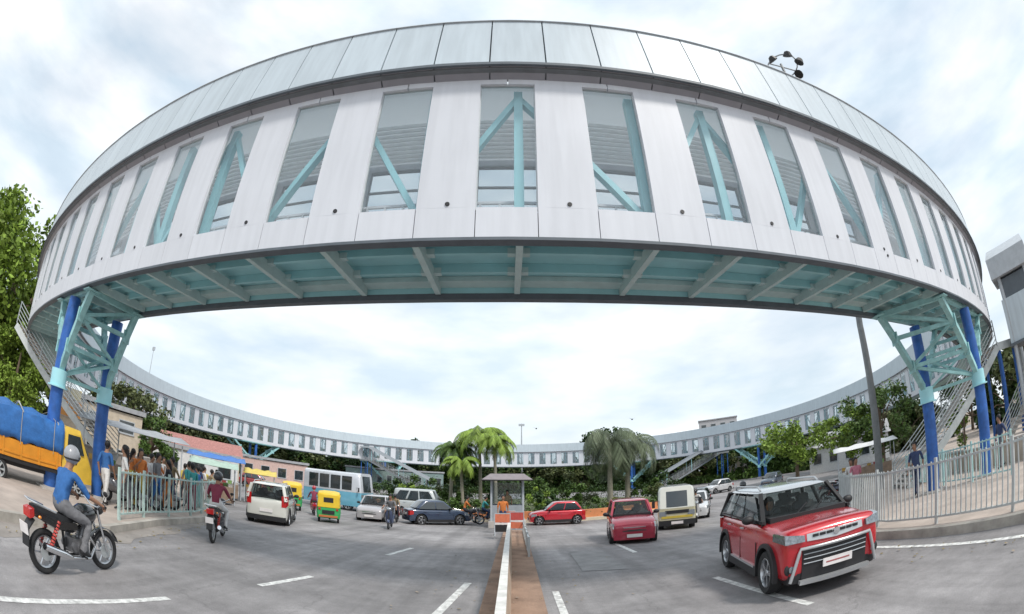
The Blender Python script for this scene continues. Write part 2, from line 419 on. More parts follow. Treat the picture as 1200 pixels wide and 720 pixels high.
mark((.86, 6.3), (.88, 8.3), .12); mark((3.66, 7.9), (3.80, 5.0), .14); mark((3.5, 12.5), (3.55, 15.5), .14)
# repaired patches and tar seams
M_tar = pm('tar_patch', (.17, .17, .175), .85, var=.25, scale=3, bump=.3)
def flat(name, pts, m, dz):
    pts = densify(pts, .5); mb = MB().mat(m); mb.add([(x, y, gz(x, y)+dz) for x, y in pts], [tuple(range(len(pts)))]); o = mb.build(name); o['kind'] = 'structure'

flat('road_patch', [(1.6, 10.2), (2.6, 10.0), (2.7, 13.6), (1.75, 13.8)], pm('road_patch_pale', (.24, .235, .235), .85, var=.25, scale=2, bump=.3), .007)
for (x, y) in ():
    mb = MB().mat(pm('cast_iron', (.07, .065, .06), .7, .5, var=.2, scale=12, bump=.6, bscale=40)); mb.add([(x+.33*cos(2*pi*k/24), y+.33*sin(2*pi*k/24), gz(x, y)+.012) for k in range(24)], [tuple(range(24))]); o = mb.build('manhole_cover'); o['kind'] = 'structure'
_r = random.Random(17); mb = MB()
for mm in (pm('litter_leaf', (.22, .17, .06), .9), pm('litter_grit', (.30, .25, .2), .95)):
    mb.mat(mm)
    for k in range(170):
        s_ = _r.choice((-1, 1)); y = _r.uniform(2.5, 13); e = (7.45 if s_ < 0 else 7.05)+max(0, y-6.5)*(.33 if s_ < 0 else .25); x = s_*(e-abs(_r.gauss(0, .45))-.1) if _r.random() < .7 else _r.gauss(0, .7)+(-.75 if _r.random() < .5 else .8)
        a = _r.uniform(0, 6.3); q = _r.uniform(.012, .04); z = gz(x, y)+(.015 if abs(x) > .5 else .135); mb.add([(x+q*cos(a+j*1.57), y+q*sin(a+j*1.57), z+_r.uniform(0, .02)) for j in range(4)], [(0, 1, 2, 3)])
o = mb.build('litter'); tag(o, 'dry leaves grit and scraps along the kerbs and the median', 'litter', None, 'stuff')
# median strip with a low wall, running away from the camera
def medx(y): return .012*y
mpts = [(-.50+medx(y), y) for y in (2, 6, 10, 14, 18, 22)]+[(.46+medx(y), y) for y in (22, 18, 14, 10, 6, 2)]
patch('median', mpts, .12, M_dirt, M_kerb, grid=2)
# roundabout garden with an orange rim
isl = [(2+15*cos(2*pi*k/48), 47+17.5*sin(2*pi*k/48)) for k in range(48)]
patch('garden', isl, .22, pm('garden_soil', (.10, .12, .05), .95, var=.4, scale=1.5), M_conc, grid=4)
# ------------------------------------------------------------------ the circular skywalk
def P(phi, r, z):
    a = RAD(phi); return (r*sin(a), D-r*cos(a), z)
def arc(mb, p0, p1, ri0, ro0, z0, ri1, ro1, z1, step=1.5):
    """curved block between two bearings; radii may differ at bottom (0) and top (1)"""
    n = max(1, int(math.ceil((p1-p0)/step))); rings = []
    for k in range(n+1):
        p = p0+(p1-p0)*k/n
        rings.append([P(p, ri0, z0), P(p, ro0, z0), P(p, ro1, z1), P(p, ri1, z1)])
    mb.loft(rings)
ZB, ZS, ZW, ZF, ZT = 5.30, 5.78, 8.34, 8.62, 10.22
def ro(z): return R+.15*(z-ZB)/(ZW-ZB)
walk = empty('skywalk', (0, D, 0), 0, 'huge circular elevated walkway of pale panels with tall windows and a silver roof band', 'skywalk')
def wpart(mb, name, mat=None, smooth=None, parent=None, stuff=False, fast=False):
    o = mb.build(name, mat, parent or walk, smooth, fast)
    if parent is None or parent == walk: o.location = (0, -D, 0)
    if stuff: o['kind'] = 'stuff'
    return o
NO, NI = 173, 122
po, pi_ = 360/NO, 360/NI
OFF = -.05
hw0, hw1 = .53, .55            # half width of a window at bottom and top, degrees
def wallblock(mb, p0a, p0b, z0, p1a, p1b, z1, t=.10, inner=False, n=2):
    """block whose ends lean: bearings p0a..p0b at z0, p1a..p1b at z1"""
    rings = []
    for k in range(n+1):
        f = k/n; a = p0a+(p0b-p0a)*f; b = p1a+(p1b-p1a)*f
        if inner: r0i, r0o, r1i, r1o = RI, RI+t, RI, RI+t
        else: r0o = ro(z0); r1o = ro(z1); r0i = r0o-t; r1i = r1o-t
        rings.append([P(a, r0i, z0), P(a, r0o, z0), P(b, r1o, z1), P(b, r1i, z1)])
    mb.loft(rings)
# outer cladding: pillars between windows, apron panels below, header above
g = .012*360/(2*pi*R)
mo = MB().mat(M_clad)
for i in range(NO):
    c = OFF+i*po
    wallblock(mo, c+hw0, c+po-hw0, ZS, c+hw1, c+po-hw1, ZW)
    wallblock(mo, c-hw0+g, c+hw0-g, ZB, c-hw0+g, c+hw0-g, ZS, n=1)
    wallblock(mo, c+hw0+g*0, c+po-hw0, ZB, c+hw0, c+po-hw0, ZS, n=1)
    wallblock(mo, c+g, c+po-g, ZW, c+g, c+po-g, ZW+.12, n=1)
wpart(mo, 'outer_wall', fast=False)
mj = MB(); arc(mj, 0, 360, R-.10, R-.04, ZB+.05, R-.10, R-.035, ZS-.06); wpart(mj, 'joint_backing', M_joint)
md = MB()
for i in range(NO):
    c = OFF+(i+.5)*po+.03
    if abs((c+180) % 360-180) > 40: continue
    z = ZS+.06; r = ro(z); a = Vector(P(c, r-.01, z)); b = Vector(P(c, r+.012, z)); md.cyl(a, b, .035, n=10)
    if i in (4,): 
        a = Vector(P(c+.1, r-.01, z-.14)); b = Vector(P(c+.1, r+.012, z-.14)); md.cyl(a, b, .03, n=10)
split_pieces(wpart(md, 'drain_hole', M_black))
# inner cladding, facing the middle of the ring
IH = .84                       # half width of an inner window
mi = MB().mat(M_clad)
for i in range(NI):
    c = i*pi_
    wallblock(mi, c+IH, c+pi_-IH, ZS+.1, c+IH, c+pi_-IH, ZW, inner=True, n=2)
    wallblock(mi, c+g, c+pi_-g, ZB, c+g, c+pi_-g, ZS+.1, inner=True, n=1)
    wallblock(mi, c, c+pi_, ZW, c, c+pi_, ZW+.2, inner=True, n=1)
wpart(mi, 'inner_wall')
# roof bands
mf = MB().mat(M_fasc)
pf = 360/312; gf = .013*360/(2*pi*R)
for i in range(312):
    c = i*pf-.42+pf
    n = 1
    rings = [[P(a, R+.34, ZF), P(a, R+.42, ZF), P(a, R+.32, ZT), P(a, R+.24, ZT)] for a in (c+gf, c+pf-gf)]
    mf.loft(rings)
wpart(mf, 'roof_fascia')
mk = MB(); arc(mk, 0, 360, R+.2, R+.355, ZF+.03, R+.1, R+.26, ZT-.02); wpart(mk, 'fascia_backing', M_joint)
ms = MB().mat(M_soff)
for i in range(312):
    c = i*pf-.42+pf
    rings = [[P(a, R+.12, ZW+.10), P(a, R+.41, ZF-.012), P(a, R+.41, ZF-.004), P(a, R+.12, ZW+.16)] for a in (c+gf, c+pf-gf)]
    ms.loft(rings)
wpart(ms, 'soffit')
mk = MB(); arc(mk, 0, 360, R+.10, R+.36, ZW+.185, R+.10, R+.36, ZF+.024); wpart(mk, 'soffit_light_stop', M_joint)  # added dark strip, blocks light leaking through the soffit gaps
ml = MB(); arc(ml, 0, 360, R+.39, R+.44, ZF-.05, R+.39, R+.44, ZF+.02); wpart(ml, 'drip_edge', M_lip)
ml = MB(); arc(ml, 0, 360, R+.20, R+.36, ZT, R+.20, R+.34, ZT+.05); wpart(ml, 'roof_trim', M_silver)
m2 = MB().mat(M_fasc); arc(m2, 0, 360, RI-.30, RI-.22, ZF-.05, RI-.22, RI-.14, ZT); wpart(m2, 'inner_roof_fascia')
m2 = MB(); arc(m2, 0, 360, RI-.27, RI+.1, ZF-.10, RI-.27, RI+.1, ZF-.03); wpart(m2, 'inner_soffit', M_soff)
m2 = MB().mat(M_transl)
vs_ = []; fs_ = []
for k in range(241): vs_ += [P(k*1.5, RI-.2, ZT-.09), P(k*1.5, R+.3, ZT-.09)]
for k in range(240): fs_.append((2*k, 2*k+1, 2*k+3, 2*k+2))
m2.add(vs_, fs_); wpart(m2, 'roof')
m2 = MB().mat(M_transl); m2.add([(x, y, ZW+.15) for x, y, _ in [P(k*1.5, rr_, 0) for k in range(241) for rr_ in (RI+.1, R+.02)]], fs_); wpart(m2, 'ceiling')
# underside
m2 = MB(); arc(m2, 0, 360, RI+.103, R-.112, 5.60, RI+.103, R-.112, 5.68); wpart(m2, 'deck', M_deck)
m2 = MB(); arc(m2, 0, 360, RI+.12, R-.13, 5.684, RI+.12, R-.13, 5.70); wpart(m2, 'bounce_floor', pm('bounce_floor_pale', (.72, .72, .70), .6, var=.05))  # unseen pale floor, added to bounce light up inside the walkway
m2 = MB(); arc(m2, 0, 360, R-.16, R+.015, ZB-.05, R-.16, R+.015, ZB-.003); wpart(m2, 'outer_edge_beam', M_lip)
m2 = MB(); arc(m2, 0, 360, RI-.03, RI+.128, ZB-.02, RI-.03, RI+.128, ZB+.09); wpart(m2, 'inner_edge_beam', M_lip)
m2 = MB(); arc(m2, 0, 360, RI+.104, RI+.126, ZB+.093, RI+.104, RI+.126, 5.596); wpart(m2, 'inner_web', M_deck)
m2 = MB()
for rr in (RI+.85, RI+1.5): arc(m2, 0, 360, rr-.035, rr+.035, 5.44, rr-.035, rr+.035, 5.597)
wpart(m2, 'stringer', M_deck)
m2 = MB(); arc(m2, 0, 360, RI+.13, RI+.42, 5.50, RI+.13, RI+.42, 5.593); wpart(m2, 'inner_ledge', M_rib)
# repeated pieces: nearest as parts of their own, the rest as one
def ribmb(mb, p):
    a = Vector(P(p, RI+.16, 5.46)); b = Vector(P(p, R-.16, 5.36)); mb.bar(a, b, .10, .20)
    for rr in (RI+.85, RI+1.5): mb.box(P(p, rr, 5.47), (.34, .12, .10), rz=RAD(p))
def postmb(mb, p): mb.bar(P(p, R-.30, 5.69), P(p, R-.20, ZW+.1), .15, .15, up=P(p, 1, 0))
PR = 1.77
def node(k):
    k = k if k < 102 else k-203
    return .17+PR*k if k <= 0 else .17+2.4+PR*(k-1)
def bracemb(mb, k):
    a, b = node(k), node(k+1)
    if b < a: b += 360
    za, zb = (ZW, 5.75) if k % 2 == 0 else (5.75, ZW)
    mb.bar(P(a, R-.24 if za > 7 else R-.30, za), P(b, R-.24 if zb > 7 else R-.30, zb), .13, .10)
rest = {k: MB() for k in ('rib', 'post', 'brace')}
for k in range(203):
    p = node(k)
    near = abs(p) < 28
    for nm, fn, arg in (('rib', ribmb, p), ('post', postmb, p), ('brace', bracemb, k if k < 102 else k-203)):
        if near: m2 = MB(); fn(m2, arg); wpart(m2, nm, M_rib if nm == 'rib' else M_tealL)
        else: fn(rest[nm], arg)
for nm, m2 in rest.items(): wpart(m2, nm, M_rib if nm == 'rib' else M_tealL, stuff=True)
# windows: frame and pane
def win_outer(p):
    f = MB().mat(M_gray); gl = MB()
    a0, a1, b0, b1 = p-hw0, p+hw0, p-hw1, p+hw1
    r0, r1 = ro(ZS)-.07, ro(ZW)-.07
    q = [P(a0, r0, ZS), P(a1, r0, ZS), P(b1, r1, ZW), P(b0, r1, ZW)]
    for i in range(4): f.bar(q[i], q[(i+1) % 4], .035, .035)
    gl.loft([[P(a0, r0, ZS), P(a0, r0-.01, ZS), P(b0, r1-.01, ZW), P(b0, r1, ZW)], [P(a1, r0, ZS), P(a1, r0-.01, ZS), P(b1, r1-.01, ZW), P(b1, r1, ZW)]])
    return f, gl
def win_inner(p):
    f = MB().mat(M_gray2); gl = MB(); r = RI+.04
    q = [P(p-IH, r, ZS+.1), P(p+IH, r, ZS+.1), P(p+IH, r, ZW), P(p-IH, r, ZW)]
    for i in range(4): f.bar(q[i], q[(i+1) % 4], .05, .05)
    # louvres in the lower half, a transom above
    for j in range(5): z = ZS+.25+j*.19; f.bar(P(p-IH, r+.03, z), P(p+IH, r+.03, z), .022, .022)
    f.bar(P(p-IH, r, ZW-.55), P(p+IH, r, ZW-.55), .05, .04)
    gl.loft([[P(p-IH, r, ZS+.1), P(p-IH, r-.01, ZS+.1), P(p-IH, r-.01, ZW), P(p-IH, r, ZW)], [P(p+IH, r, ZS+.1), P(p+IH, r-.01, ZS+.1), P(p+IH, r-.01, ZW), P(p+IH, r, ZW)]])
    return f, gl
rw, rg, rwi, rgi = MB(), MB(), MB(), MB()
def merge(dst, src):
    for m in src.mats: dst.mat(m)
    dst.add(src.v, src.f)
for i in range(NO):
    p = (OFF+i*po+180) % 360-180; f, gl = win_outer(p)
    if abs(p) < 27: fo = wpart(f, 'window'); wpart(gl, 'pane', M_win, parent=fo)
    else: merge(rw, f); merge(rg, gl)
for i in range(NI):
    p = (i*pi_+180) % 360-180; f, gl = win_inner(p)
    if 66 < abs(p) <= 178.6: fo = wpart(f, 'window'); wpart(gl, 'pane', M_winf, parent=fo)
    else: merge(rwi, f); merge(rgi, gl)
for m2, nm, mt in ((rw, 'window', None), (rg, 'pane', M_win), (rwi, 'window', None), (rgi, 'pane', M_winf)): wpart(m2, nm, mt, stuff=True)
m2 = MB()
for k in range(9): rr = RI+.28+k*.13; arc(m2, -30, 30, rr, rr+.03, ZW+.05, rr, rr+.03, ZW+.13, step=2)
wpart(m2, 'ceiling_batten', M_inner)
m2 = MB(); arc(m2, -27, 27, R-.42, R-.38, 6.12, R-.42, R-.38, 6.16)
for k in range(150): p = -27+54*k/149; m2.bar(P(p, R-.40, 5.69), P(p, R-.40, 6.12), .03)
wpart(m2, 'guard_rail', M_clad)
# handrail inside, seen through the tall windows
m2 = MB()
for z in (6.0, 6.3, 6.6): arc(m2, -45, 45, RI+.30, RI+.33, z, RI+.30, RI+.33, z+.03, step=3)
wpart(m2, 'handrail', M_gray)

# ------------------------------------------------------------------ piers
def pier(phi, half, zc, label, phi_in=None, group='blue column piers under the skywalk', rw=.30, ztop=None):
    pin = phi if phi_in is None else phi_in
    base = P(phi, RI+1.1, 0); g0 = gz(base[0], base[1])
    t = empty('skywalk_pier', (base[0], base[1], g0), 0, label, 'pier', group); inv = Vector((-base[0], -base[1], -g0))
    def fin(mb, nm, mat, par=None, smooth=None):
        o = mb.build(nm, mat, par or t, smooth)
        if par is None: o.location = inv
        return o
    feet = {}
    for rr, ph in ((R-.25, phi), (RI+.2, pin)):
        x, y, _ = P(ph, rr, 0); z0 = gz(x, y)-.05; zt = 5.15
        m = MB(); m.cyl((x, y, z0), (x, y, zc-.2), rw/2, n=20); m.cyl((x, y, zc), (x, y, zt), rw*.46, n=20); col = fin(m, 'column', M_blue, smooth=40)
        m = MB(); m.cyl((x, y, zc-.28), (x, y, zc+.16), rw*.62, n=20); m.cyl((x, y, zc-.31), (x, y, zc-.27), rw*.78, n=20); fin(m, 'collar', M_tealL, col, 40)
        m = MB(); m.box((x, y, z0+.12), (.7, .7, .24), rz=RAD(ph)); m.box((x, y, z0+.25), (.5, .5, .03), rz=RAD(ph)); fin(m, 'footing', M_conc, col)
        feet[rr] = Vector((x, y, zc))
    (ra, a), (rb, b) = list(feet.items())
    pa, pb = phi, pin
    for s in (-1, 1):
        m = MB(); w = .15 if rw < .45 else .24
        ta = Vector(P(pa+s*half, ra, 5.22)); tb = Vector(P(pb+s*half, rb, 5.30))
        m.bar(a, ta, w*1.15); m.bar(b, tb, w*1.15); m.bar(ta, tb, w)
        la = [a.lerp(ta, f) for f in (0, .36, .72, 1)]; lb = [b.lerp(tb, f) for f in (0, .36, .72, 1)]
        for i in (1, 2): m.bar(la[i], lb[i], w*.75)
        for i in range(3):
            if i % 2 == 0: m.bar(la[i], lb[i+1], w*.6)
            else: m.bar(lb[i], la[i+1], w*.6)
            if i > 0: m.bar(la[i+1], lb[i], w*.55) if i % 2 else m.bar(lb[i+1], la[i], w*.55)
        for q in la[1:3]+lb[1:3]: m.box(q, (.045, .34, .34) if rw < .45 else (.1, .6, .6), rz=RAD(-pa)); 
        for q in (ta, tb): m.box(q-Vector((0, 0, .02)), (.42, .42, .03), rz=RAD(pa))
        fin(m, 'truss_arm', M_teal)
    m = MB(); w = .10
    A1, B1 = a+Vector((0, 0, 1.05)), b+Vector((0, 0, 1.05)); m.bar(a, b, w); m.bar(A1, B1, w); m.bar(a, B1, w*.8); m.bar(b, A1, w*.8)
    m.bar(Vector(P(pa-half, ra, 5.24)), Vector(P(pa+half, ra, 5.24)), .13); m.bar(Vector(P(pb-half, rb, 5.30)), Vector(P(pb+half, rb, 5.30)), .13)
    fin(m, 'cross_brace', M_teal)
    return t
pier(-13.85, 1.55, 3.03, 'blue twin column pier with teal arms behind the orange goods truck', phi_in=-14.2, rw=.42)
pier(16.7, 3.2, 3.05, 'blue twin column pier with teal arms behind the silver kerb railing', phi_in=15.6, rw=.42)
pier(-111.3, 6.5, 1.6, 'small distant V shaped pier on the left, above the white car', rw=.5)
pier(112.5, 6.5, 1.6, 'distant V shaped pier above the red and white sport utility car', rw=.5)
pier(-147, 5.5, 1.5, 'small distant V shaped pier between the bus and the palms', rw=.5)
pier(147.5, 5.5, 1.5, 'small distant V shaped pier right of the drooping palm', rw=.5)

# ------------------------------------------------------------------ stairs
WSTAIR = pm('stair_sheet', (.20, .22, .24), .6, var=.15)
def stair(name, label, a, b, w, cat='staircase', n=None, landing=0, col=M_gray2, cover=False):
    """straight flight from foot a to head b (x, y, z)"""
    a, b = Vector(a), Vector(b); t = empty(name, a, 0, label, cat); inv = -a
    d = b-a; run = Vector((d.x, d.y, 0)); u = run.normalized(); s = Vector((-u.y, u.x, 0)); n = n or max(6, int(abs(d.z)/.16))
    def fin(mb, nm, mat, par=None): o = mb.build(nm, mat, par or t); o.location = inv if par is None else (0, 0, 0); return o
    m = MB()
    for i in range(n):
        p = a+d*((i+.5)/n); m.box(p+Vector((0, 0, .02)), (run.length/n*1.05, w-.1, .05), rz=atan2(u.y, u.x))
    fin(m, 'treads', M_conc)
    for k in (-1, 1):
        m = MB(); m.bar(a+s*k*w/2-Vector((0, 0, .12)), b+s*k*w/2-Vector((0, 0, .12)), .08, .32)
        if landing: m.bar(b+s*k*w/2-Vector((0, 0, .12)), b+u*landing+s*k*w/2-Vector((0, 0, .12)), .08, .32)
        fin(m, 'stringer', WSTAIR if cover else pm('stringer_grey', (.50, .53, .53), .5, var=.15))
        m = MB()
        for z in (.25, .45, .65, .85, 1.05): m.bar(a+s*k*w/2+Vector((0, 0, z)), b+s*k*w/2+Vector((0, 0, z)), .035)
        np_ = max(3, int(d.length/1.2))
        for i in range(np_+1): p = a.lerp(b, i/np_)+s*k*w/2; m.bar(p, p+Vector((0, 0, 1.07)), .045)
        fin(m, 'railing', M_gray)
    if landing:
        m = MB(); q = b+u*landing/2; m.box(q, (landing, w, .12), rz=atan2(u.y, u.x)); fin(m, 'landing', M_conc)
        m = MB()
        for k in (-1, 1):
            for f in (.15, .85): p = b+u*landing*f+s*k*w*.4; m.cyl((p.x, p.y, gz(p.x, p.y)), p, .09, n=12)
        fin(m, 'post', M_blue)
    if cover:
        m = MB(); rings = []
        for p in (a+Vector((0, 0, 2.3)), b+Vector((0, 0, 2.3)), b+u*max(landing, .1)+Vector((0, 0, 2.3))):
            rings.append([p-s*w*.62, p-s*w*.4+Vector((0, 0, .35)), p+s*w*.4+Vector((0, 0, .35)), p+s*w*.62, p+s*w*.4+Vector((0, 0, .29)), p-s*w*.4+Vector((0, 0, .29))])
        m.loft(rings); fin(m, 'canopy', WSTAIR)
        m = MB()
        for f in (.1, .5, .95):
            for k in (-1, 1): m = MB(); p = a.lerp(b, f)+s*k*w/2; m.bar(p, p+Vector((0, 0, 2.4)), .07); fin(m, 'canopy_post', M_tealL)
    return t
stair('skywalk_stair', 'pale staircase coming down from the skywalk behind the left blue pier', (-16.5, 13.8, 1.0), (-23.0, 11.0, 5.4), 1.5)
stair('skywalk_stair', 'grey staircase with many rails climbing behind the right blue pier', (15.2, 13.2, -.1), (20.6, 10.6, 4.4), 1.8, landing=1.5)
stair('skywalk_stair', 'steep grey staircase climbing to the stair tower at the right edge', (18.6, 8.8, -.1), (26.5, 6.9, 5.6), 1.8, landing=2)
stair('skywalk_stair', 'distant covered staircase sloping down beside the blue bus', (-14.0, 86.0, -.5), (-27.0, 88.5, 5.3), 2.2, landing=2, cover=True)
stair('skywalk_stair', 'distant covered staircase sloping down behind the cream van', (27.0, 82.0, -.5), (40.0, 83.0, 5.3), 2.2, landing=2, cover=True)
# stair tower at the right edge
tw = empty('stair_tower', (21.4, 8.3, 0), RAD(20), 'pale grey panelled stair tower with a slanted top at the right edge', 'tower')
m = MB(); m.hexa([(-.9, -1.2, 7.0), (1.6, -1.2, 7.0), (1.6, 1.2, 7.0), (-.9, 1.2, 7.0), (-.9, -1.2, 7.9), (1.6, -1.2, 8.9), (1.6, 1.2, 8.9), (-.9, 1.2, 7.9)]); m.build('upper_panel', M_gray2, tw)
m = MB(); m.box((.55, 0, 5.1), (2.3, 2.0, 1.9)); m.build('lower_panel', M_fasc, tw)
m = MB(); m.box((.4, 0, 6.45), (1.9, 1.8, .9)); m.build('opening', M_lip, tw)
m = MB(); m.box((.4, -1.05, 6.3), (2.5, .12, .28)); m.build('light_band', M_silver, tw)
m = MB(); m.box((.5, -1.22, 6.93), (2.7, .06, .12)); m.build('upper_edge', M_lip, tw)
m = MB(); m.box((.55, -1.02, 5.55), (2.34, .04, .05)); m.box((.55, -1.02, 4.75), (2.34, .04, .05)); m.box((.55, -1.02, 5.1), (.05, .04, 1.8)); m.build('panel_joint', M_joint, tw)
m = MB(); m.box((.55, 0, 4.08), (2.5, 2.1, .12)); m.build('floor_slab', M_lip, tw)
m = MB(); m.box((4.4, 0, 7.45), (5.6, 1.6, .55)); m.build('roof_beam', M_fasc, tw)
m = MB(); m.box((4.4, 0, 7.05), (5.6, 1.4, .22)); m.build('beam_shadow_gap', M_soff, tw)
m = MB()
for x in (-.5, 1.5, 6.6):
    for y in (-.8, .8): m.cyl((x, y, -.4), (x, y, 7.0), .11, n=12)
split_pieces(m.build('column', M_gray2, tw))
m = MB()
for k in range(7): m.box((.5, -.95, 3.7-k*.42), (2.6, .05, .07))
m.build('slat', M_gray, tw)
# ------------------------------------------------------------------ trees and plants
def leafmat(name, col, isl=.45, rough=.55):
    if name in MATS: return MATS[name]
    m = pm(name, col, rough, var=.2, scale=1.2, island=isl, spec=.3)
    b = m.node_tree.nodes['Principled BSDF']
    b.inputs['Transmission Weight'].default_value = 0
    return m
LM = [leafmat('leaf_dark', (.045, .085, .025)), leafmat('leaf_mid', (.075, .13, .03)), leafmat('leaf_bright', (.19, .28, .045)), leafmat('leaf_olive', (.10, .12, .045)), leafmat('leaf_yellow', (.26, .27, .06))]
def crown_mesh(name, rx, ry, rz, nclump, nleaf, size, mat, rng, zc=0., hollow=.35):
    mb = MB().mat(mat); cl = []
    for i in range(nclump):
        while True:
            v = Vector((rng.uniform(-1, 1), rng.uniform(-1, 1), rng.uniform(-1, 1)))
            if hollow < v.length < 1: break
        cl.append((Vector((v.x*rx, v.y*ry, v.z*rz+zc)), rng.uniform(.16, .34)*(rx+rz)/2))
    vs = []; fs = []
    for i in range(nleaf):
        c, r = cl[i % nclump]
        d = Vector((rng.gauss(0, 1), rng.gauss(0, 1), rng.gauss(0, .8))); d = d.normalized()*r*(rng.random()**.45)
        p = c+d; u = Vector((rng.gauss(0, 1), rng.gauss(0, 1), rng.gauss(0, .6))).normalized(); w = u.cross(Vector((rng.gauss(0, 1), rng.gauss(0, 1), rng.gauss(0, 1)))).normalized()
        s = size*rng.uniform(.6, 1.3); b = len(vs)
        vs += [p-u*s*.5, p+w*s*.28, p+u*s*.5, p-w*s*.28]; fs.append((b, b+1, b+2, b+3))
    mb.add(vs, fs); return mb, cl
def tree(name, label, x, y, h, rx, rz, mat, seed, nclump=26, nleaf=4200, size=.42, cat='tree', group=None, trunk=.22, base=None):
    rng = random.Random(seed); z = gz(x, y) if base is None else base
    t = empty(name, (x, y, z), rng.uniform(0, 6.28), label, cat, group)
    mb, cl = crown_mesh('crown', rx, rx*rng.uniform(.85, 1.1), rz, nclump, nleaf, size, mat, rng, zc=h-rz); mb.build('crown', None, t, fast=True)
    m = MB(); hz = h-rz*1.3; p = [Vector((0, 0, -.2)), Vector((.05*h*.1, 0, hz*.5)), Vector((0, .1, hz)), Vector((.1, 0, h-rz*.6))]
    m.tube(p, [trunk*1.25, trunk, trunk*.8, trunk*.3], 8)
    for c, r in cl[:min(len(cl), 9)]: m.tube([p[2]-Vector((0, 0, rz*.2)), p[2].lerp(c, .5)+Vector((0, 0, .1)), c], [trunk*.45, trunk*.3, trunk*.1], 5)
    m.build('trunk', M_wood, t, smooth=60); return t
def palm(name, label, x, y, h, mat, seed, nf=15, fl=2.2, droop=1.0, group=None, base=None, trunk=.13):
    rng = random.Random(seed); z = gz(x, y) if base is None else base
    t = empty(name, (x, y, z), 0, label, 'palm', group); top = Vector((rng.uniform(-.25, .25), rng.uniform(-.25, .25), h))
    m = MB(); m.tube([(0, 0, -.2), (top.x*.3, top.y*.3, h*.5), top], [trunk*1.3, trunk, trunk*.75], 10); m.build('trunk', pm('palm_trunk', (.26, .24, .19), .9, var=.2, scale=8), t, smooth=60)
    vs = []; fs = []
    for i in range(nf):
        a = 2*pi*i/nf*2.4+rng.uniform(-.2, .2); el = rng.uniform(.15, 1.25); L_ = fl*rng.uniform(.8, 1.15)
        p = top.copy(); pts = [p.copy()]; e = el
        for k in range(9):
            p = p+Vector((cos(a)*cos(e), sin(a)*cos(e), sin(e)))*L_/9; e -= .22*droop; pts.append(p.copy())
        sd_ = Vector((-sin(a), cos(a), 0))
        for k in range(len(pts)-1):
            for j in range(4):
                q = pts[k].lerp(pts[k+1], j/4); d = (pts[k+1]-pts[k]).normalized(); ll = L_*.26*(1-abs((k+j/4)/9-.45)*1.1)
                for s in (-1, 1):
                    tip = q+(sd_*s*.75+d*.5+Vector((0, 0, -.55*droop)))*ll; b = len(vs); wd = d*.024*(1+L_/6)
                    vs += [q-wd, q+wd, q.lerp(tip, .6)+wd*.8, tip]; fs.append((b, b+1, b+2, b+3))
        b = len(vs)
    m = MB().mat(mat); m.add(vs, fs); m.build('crown', None, t, fast=True); return t
def shrub(label, x, y, r, h, mat, seed, n=900, size=.16, group='shrubs in the garden', name='shrub', base=0.):
    rng = random.Random(seed); mb, cl = crown_mesh('shrub', r, r, h/2, 9, n, size, mat, rng, zc=h*.5, hollow=.1)
    o = mb.build(name, None, None, fast=True); o.location = (x, y, gz(x, y)+base); return tag(o, label, 'shrub', group)

# near tree left of the skywalk
tree('broadleaf_tree', 'tall bright green tree rising behind the left end of the skywalk', -41.6, 17.6, 20.5, 7.5, 9.2, LM[2], 3, 80, 22000, .58, trunk=.55)
tree('broadleaf_tree', 'lower dense green tree under the tall bright one, behind the goods truck', -36.4, 17.6, 8.6, 2.9, 4.3, LM[2], 4, 34, 8500, .36, trunk=.25)
tree('broadleaf_tree', 'dark green tree behind the left pier, over the stalls', -30.0, 27.5, 6.8, 4.0, 2.6, LM[3], 5, 30, 5500, .36)
tree('broadleaf_tree', 'small leafy tree just right of the left inner blue column', -24.0, 24.0, 4.6, 2.2, 1.8, LM[1], 6, 20, 3200, .28)
tree('broadleaf_tree', 'green tree behind the right inner blue column', 32.0, 30.0, 7.6, 3.6, 3.0, LM[1], 8, 30, 5000, .36)
tree('broadleaf_tree', 'bright green tree between the light mast and the right pier', 30.5, 33.0, 6.3, 3.6, 2.2, LM[2], 9, 26, 4200, .34)
tree('broadleaf_tree', 'yellow green bush like tree above the red and white sport utility car', 33.0, 46.0, 7.0, 4.8, 2.6, LM[2], 10, 30, 4600, .42)
tree('broadleaf_tree', 'bright sapling seen between the two right blue columns', 21.5, 13.5, 3.8, 1.1, 1.3, LM[2], 12, 14, 1800, .2, trunk=.07)
# trees under and beyond the far side of the ring
places = []
rng = random.Random(21)
base1 = tree('distant_tree', 'dark green distant tree standing in the row beyond the far side of the ring', -60, 88, 7.4, 6.0, 3.7, LM[0], 31, 26, 3600, .8, group='distant trees beyond the skywalk')
base2 = tree('distant_tree', 'mid green distant tree in the row beyond the far side of the ring', -44, 99, 6.8, 5.4, 3.4, LM[1], 32, 26, 3200, .8, group='distant trees beyond the skywalk')
base3 = tree('distant_tree', 'olive distant tree in the row beyond the far side of the ring', -28, 106, 7.0, 5.8, 3.5, LM[3], 33, 26, 3200, .8, group='distant trees beyond the skywalk')
LB = {0: 'dark green distant tree standing in the row beyond the far side of the ring', 1: 'mid green distant tree in the row beyond the far side of the ring', 2: 'olive distant tree in the row beyond the far side of the ring'}
k = 0
for i in range(84):
    a = RAD(-100+i*200/83); rr = rng.uniform(55, 60)
    x, y = rr*sin(a*.98), D+rr*cos(a*.98)
    if y < 32: continue
    b = (base1, base2, base3)[k % 3]; copy_tree(b, loc=(x, y, gz(x, y)), rz=rng.uniform(0, 6.2)); k += 1
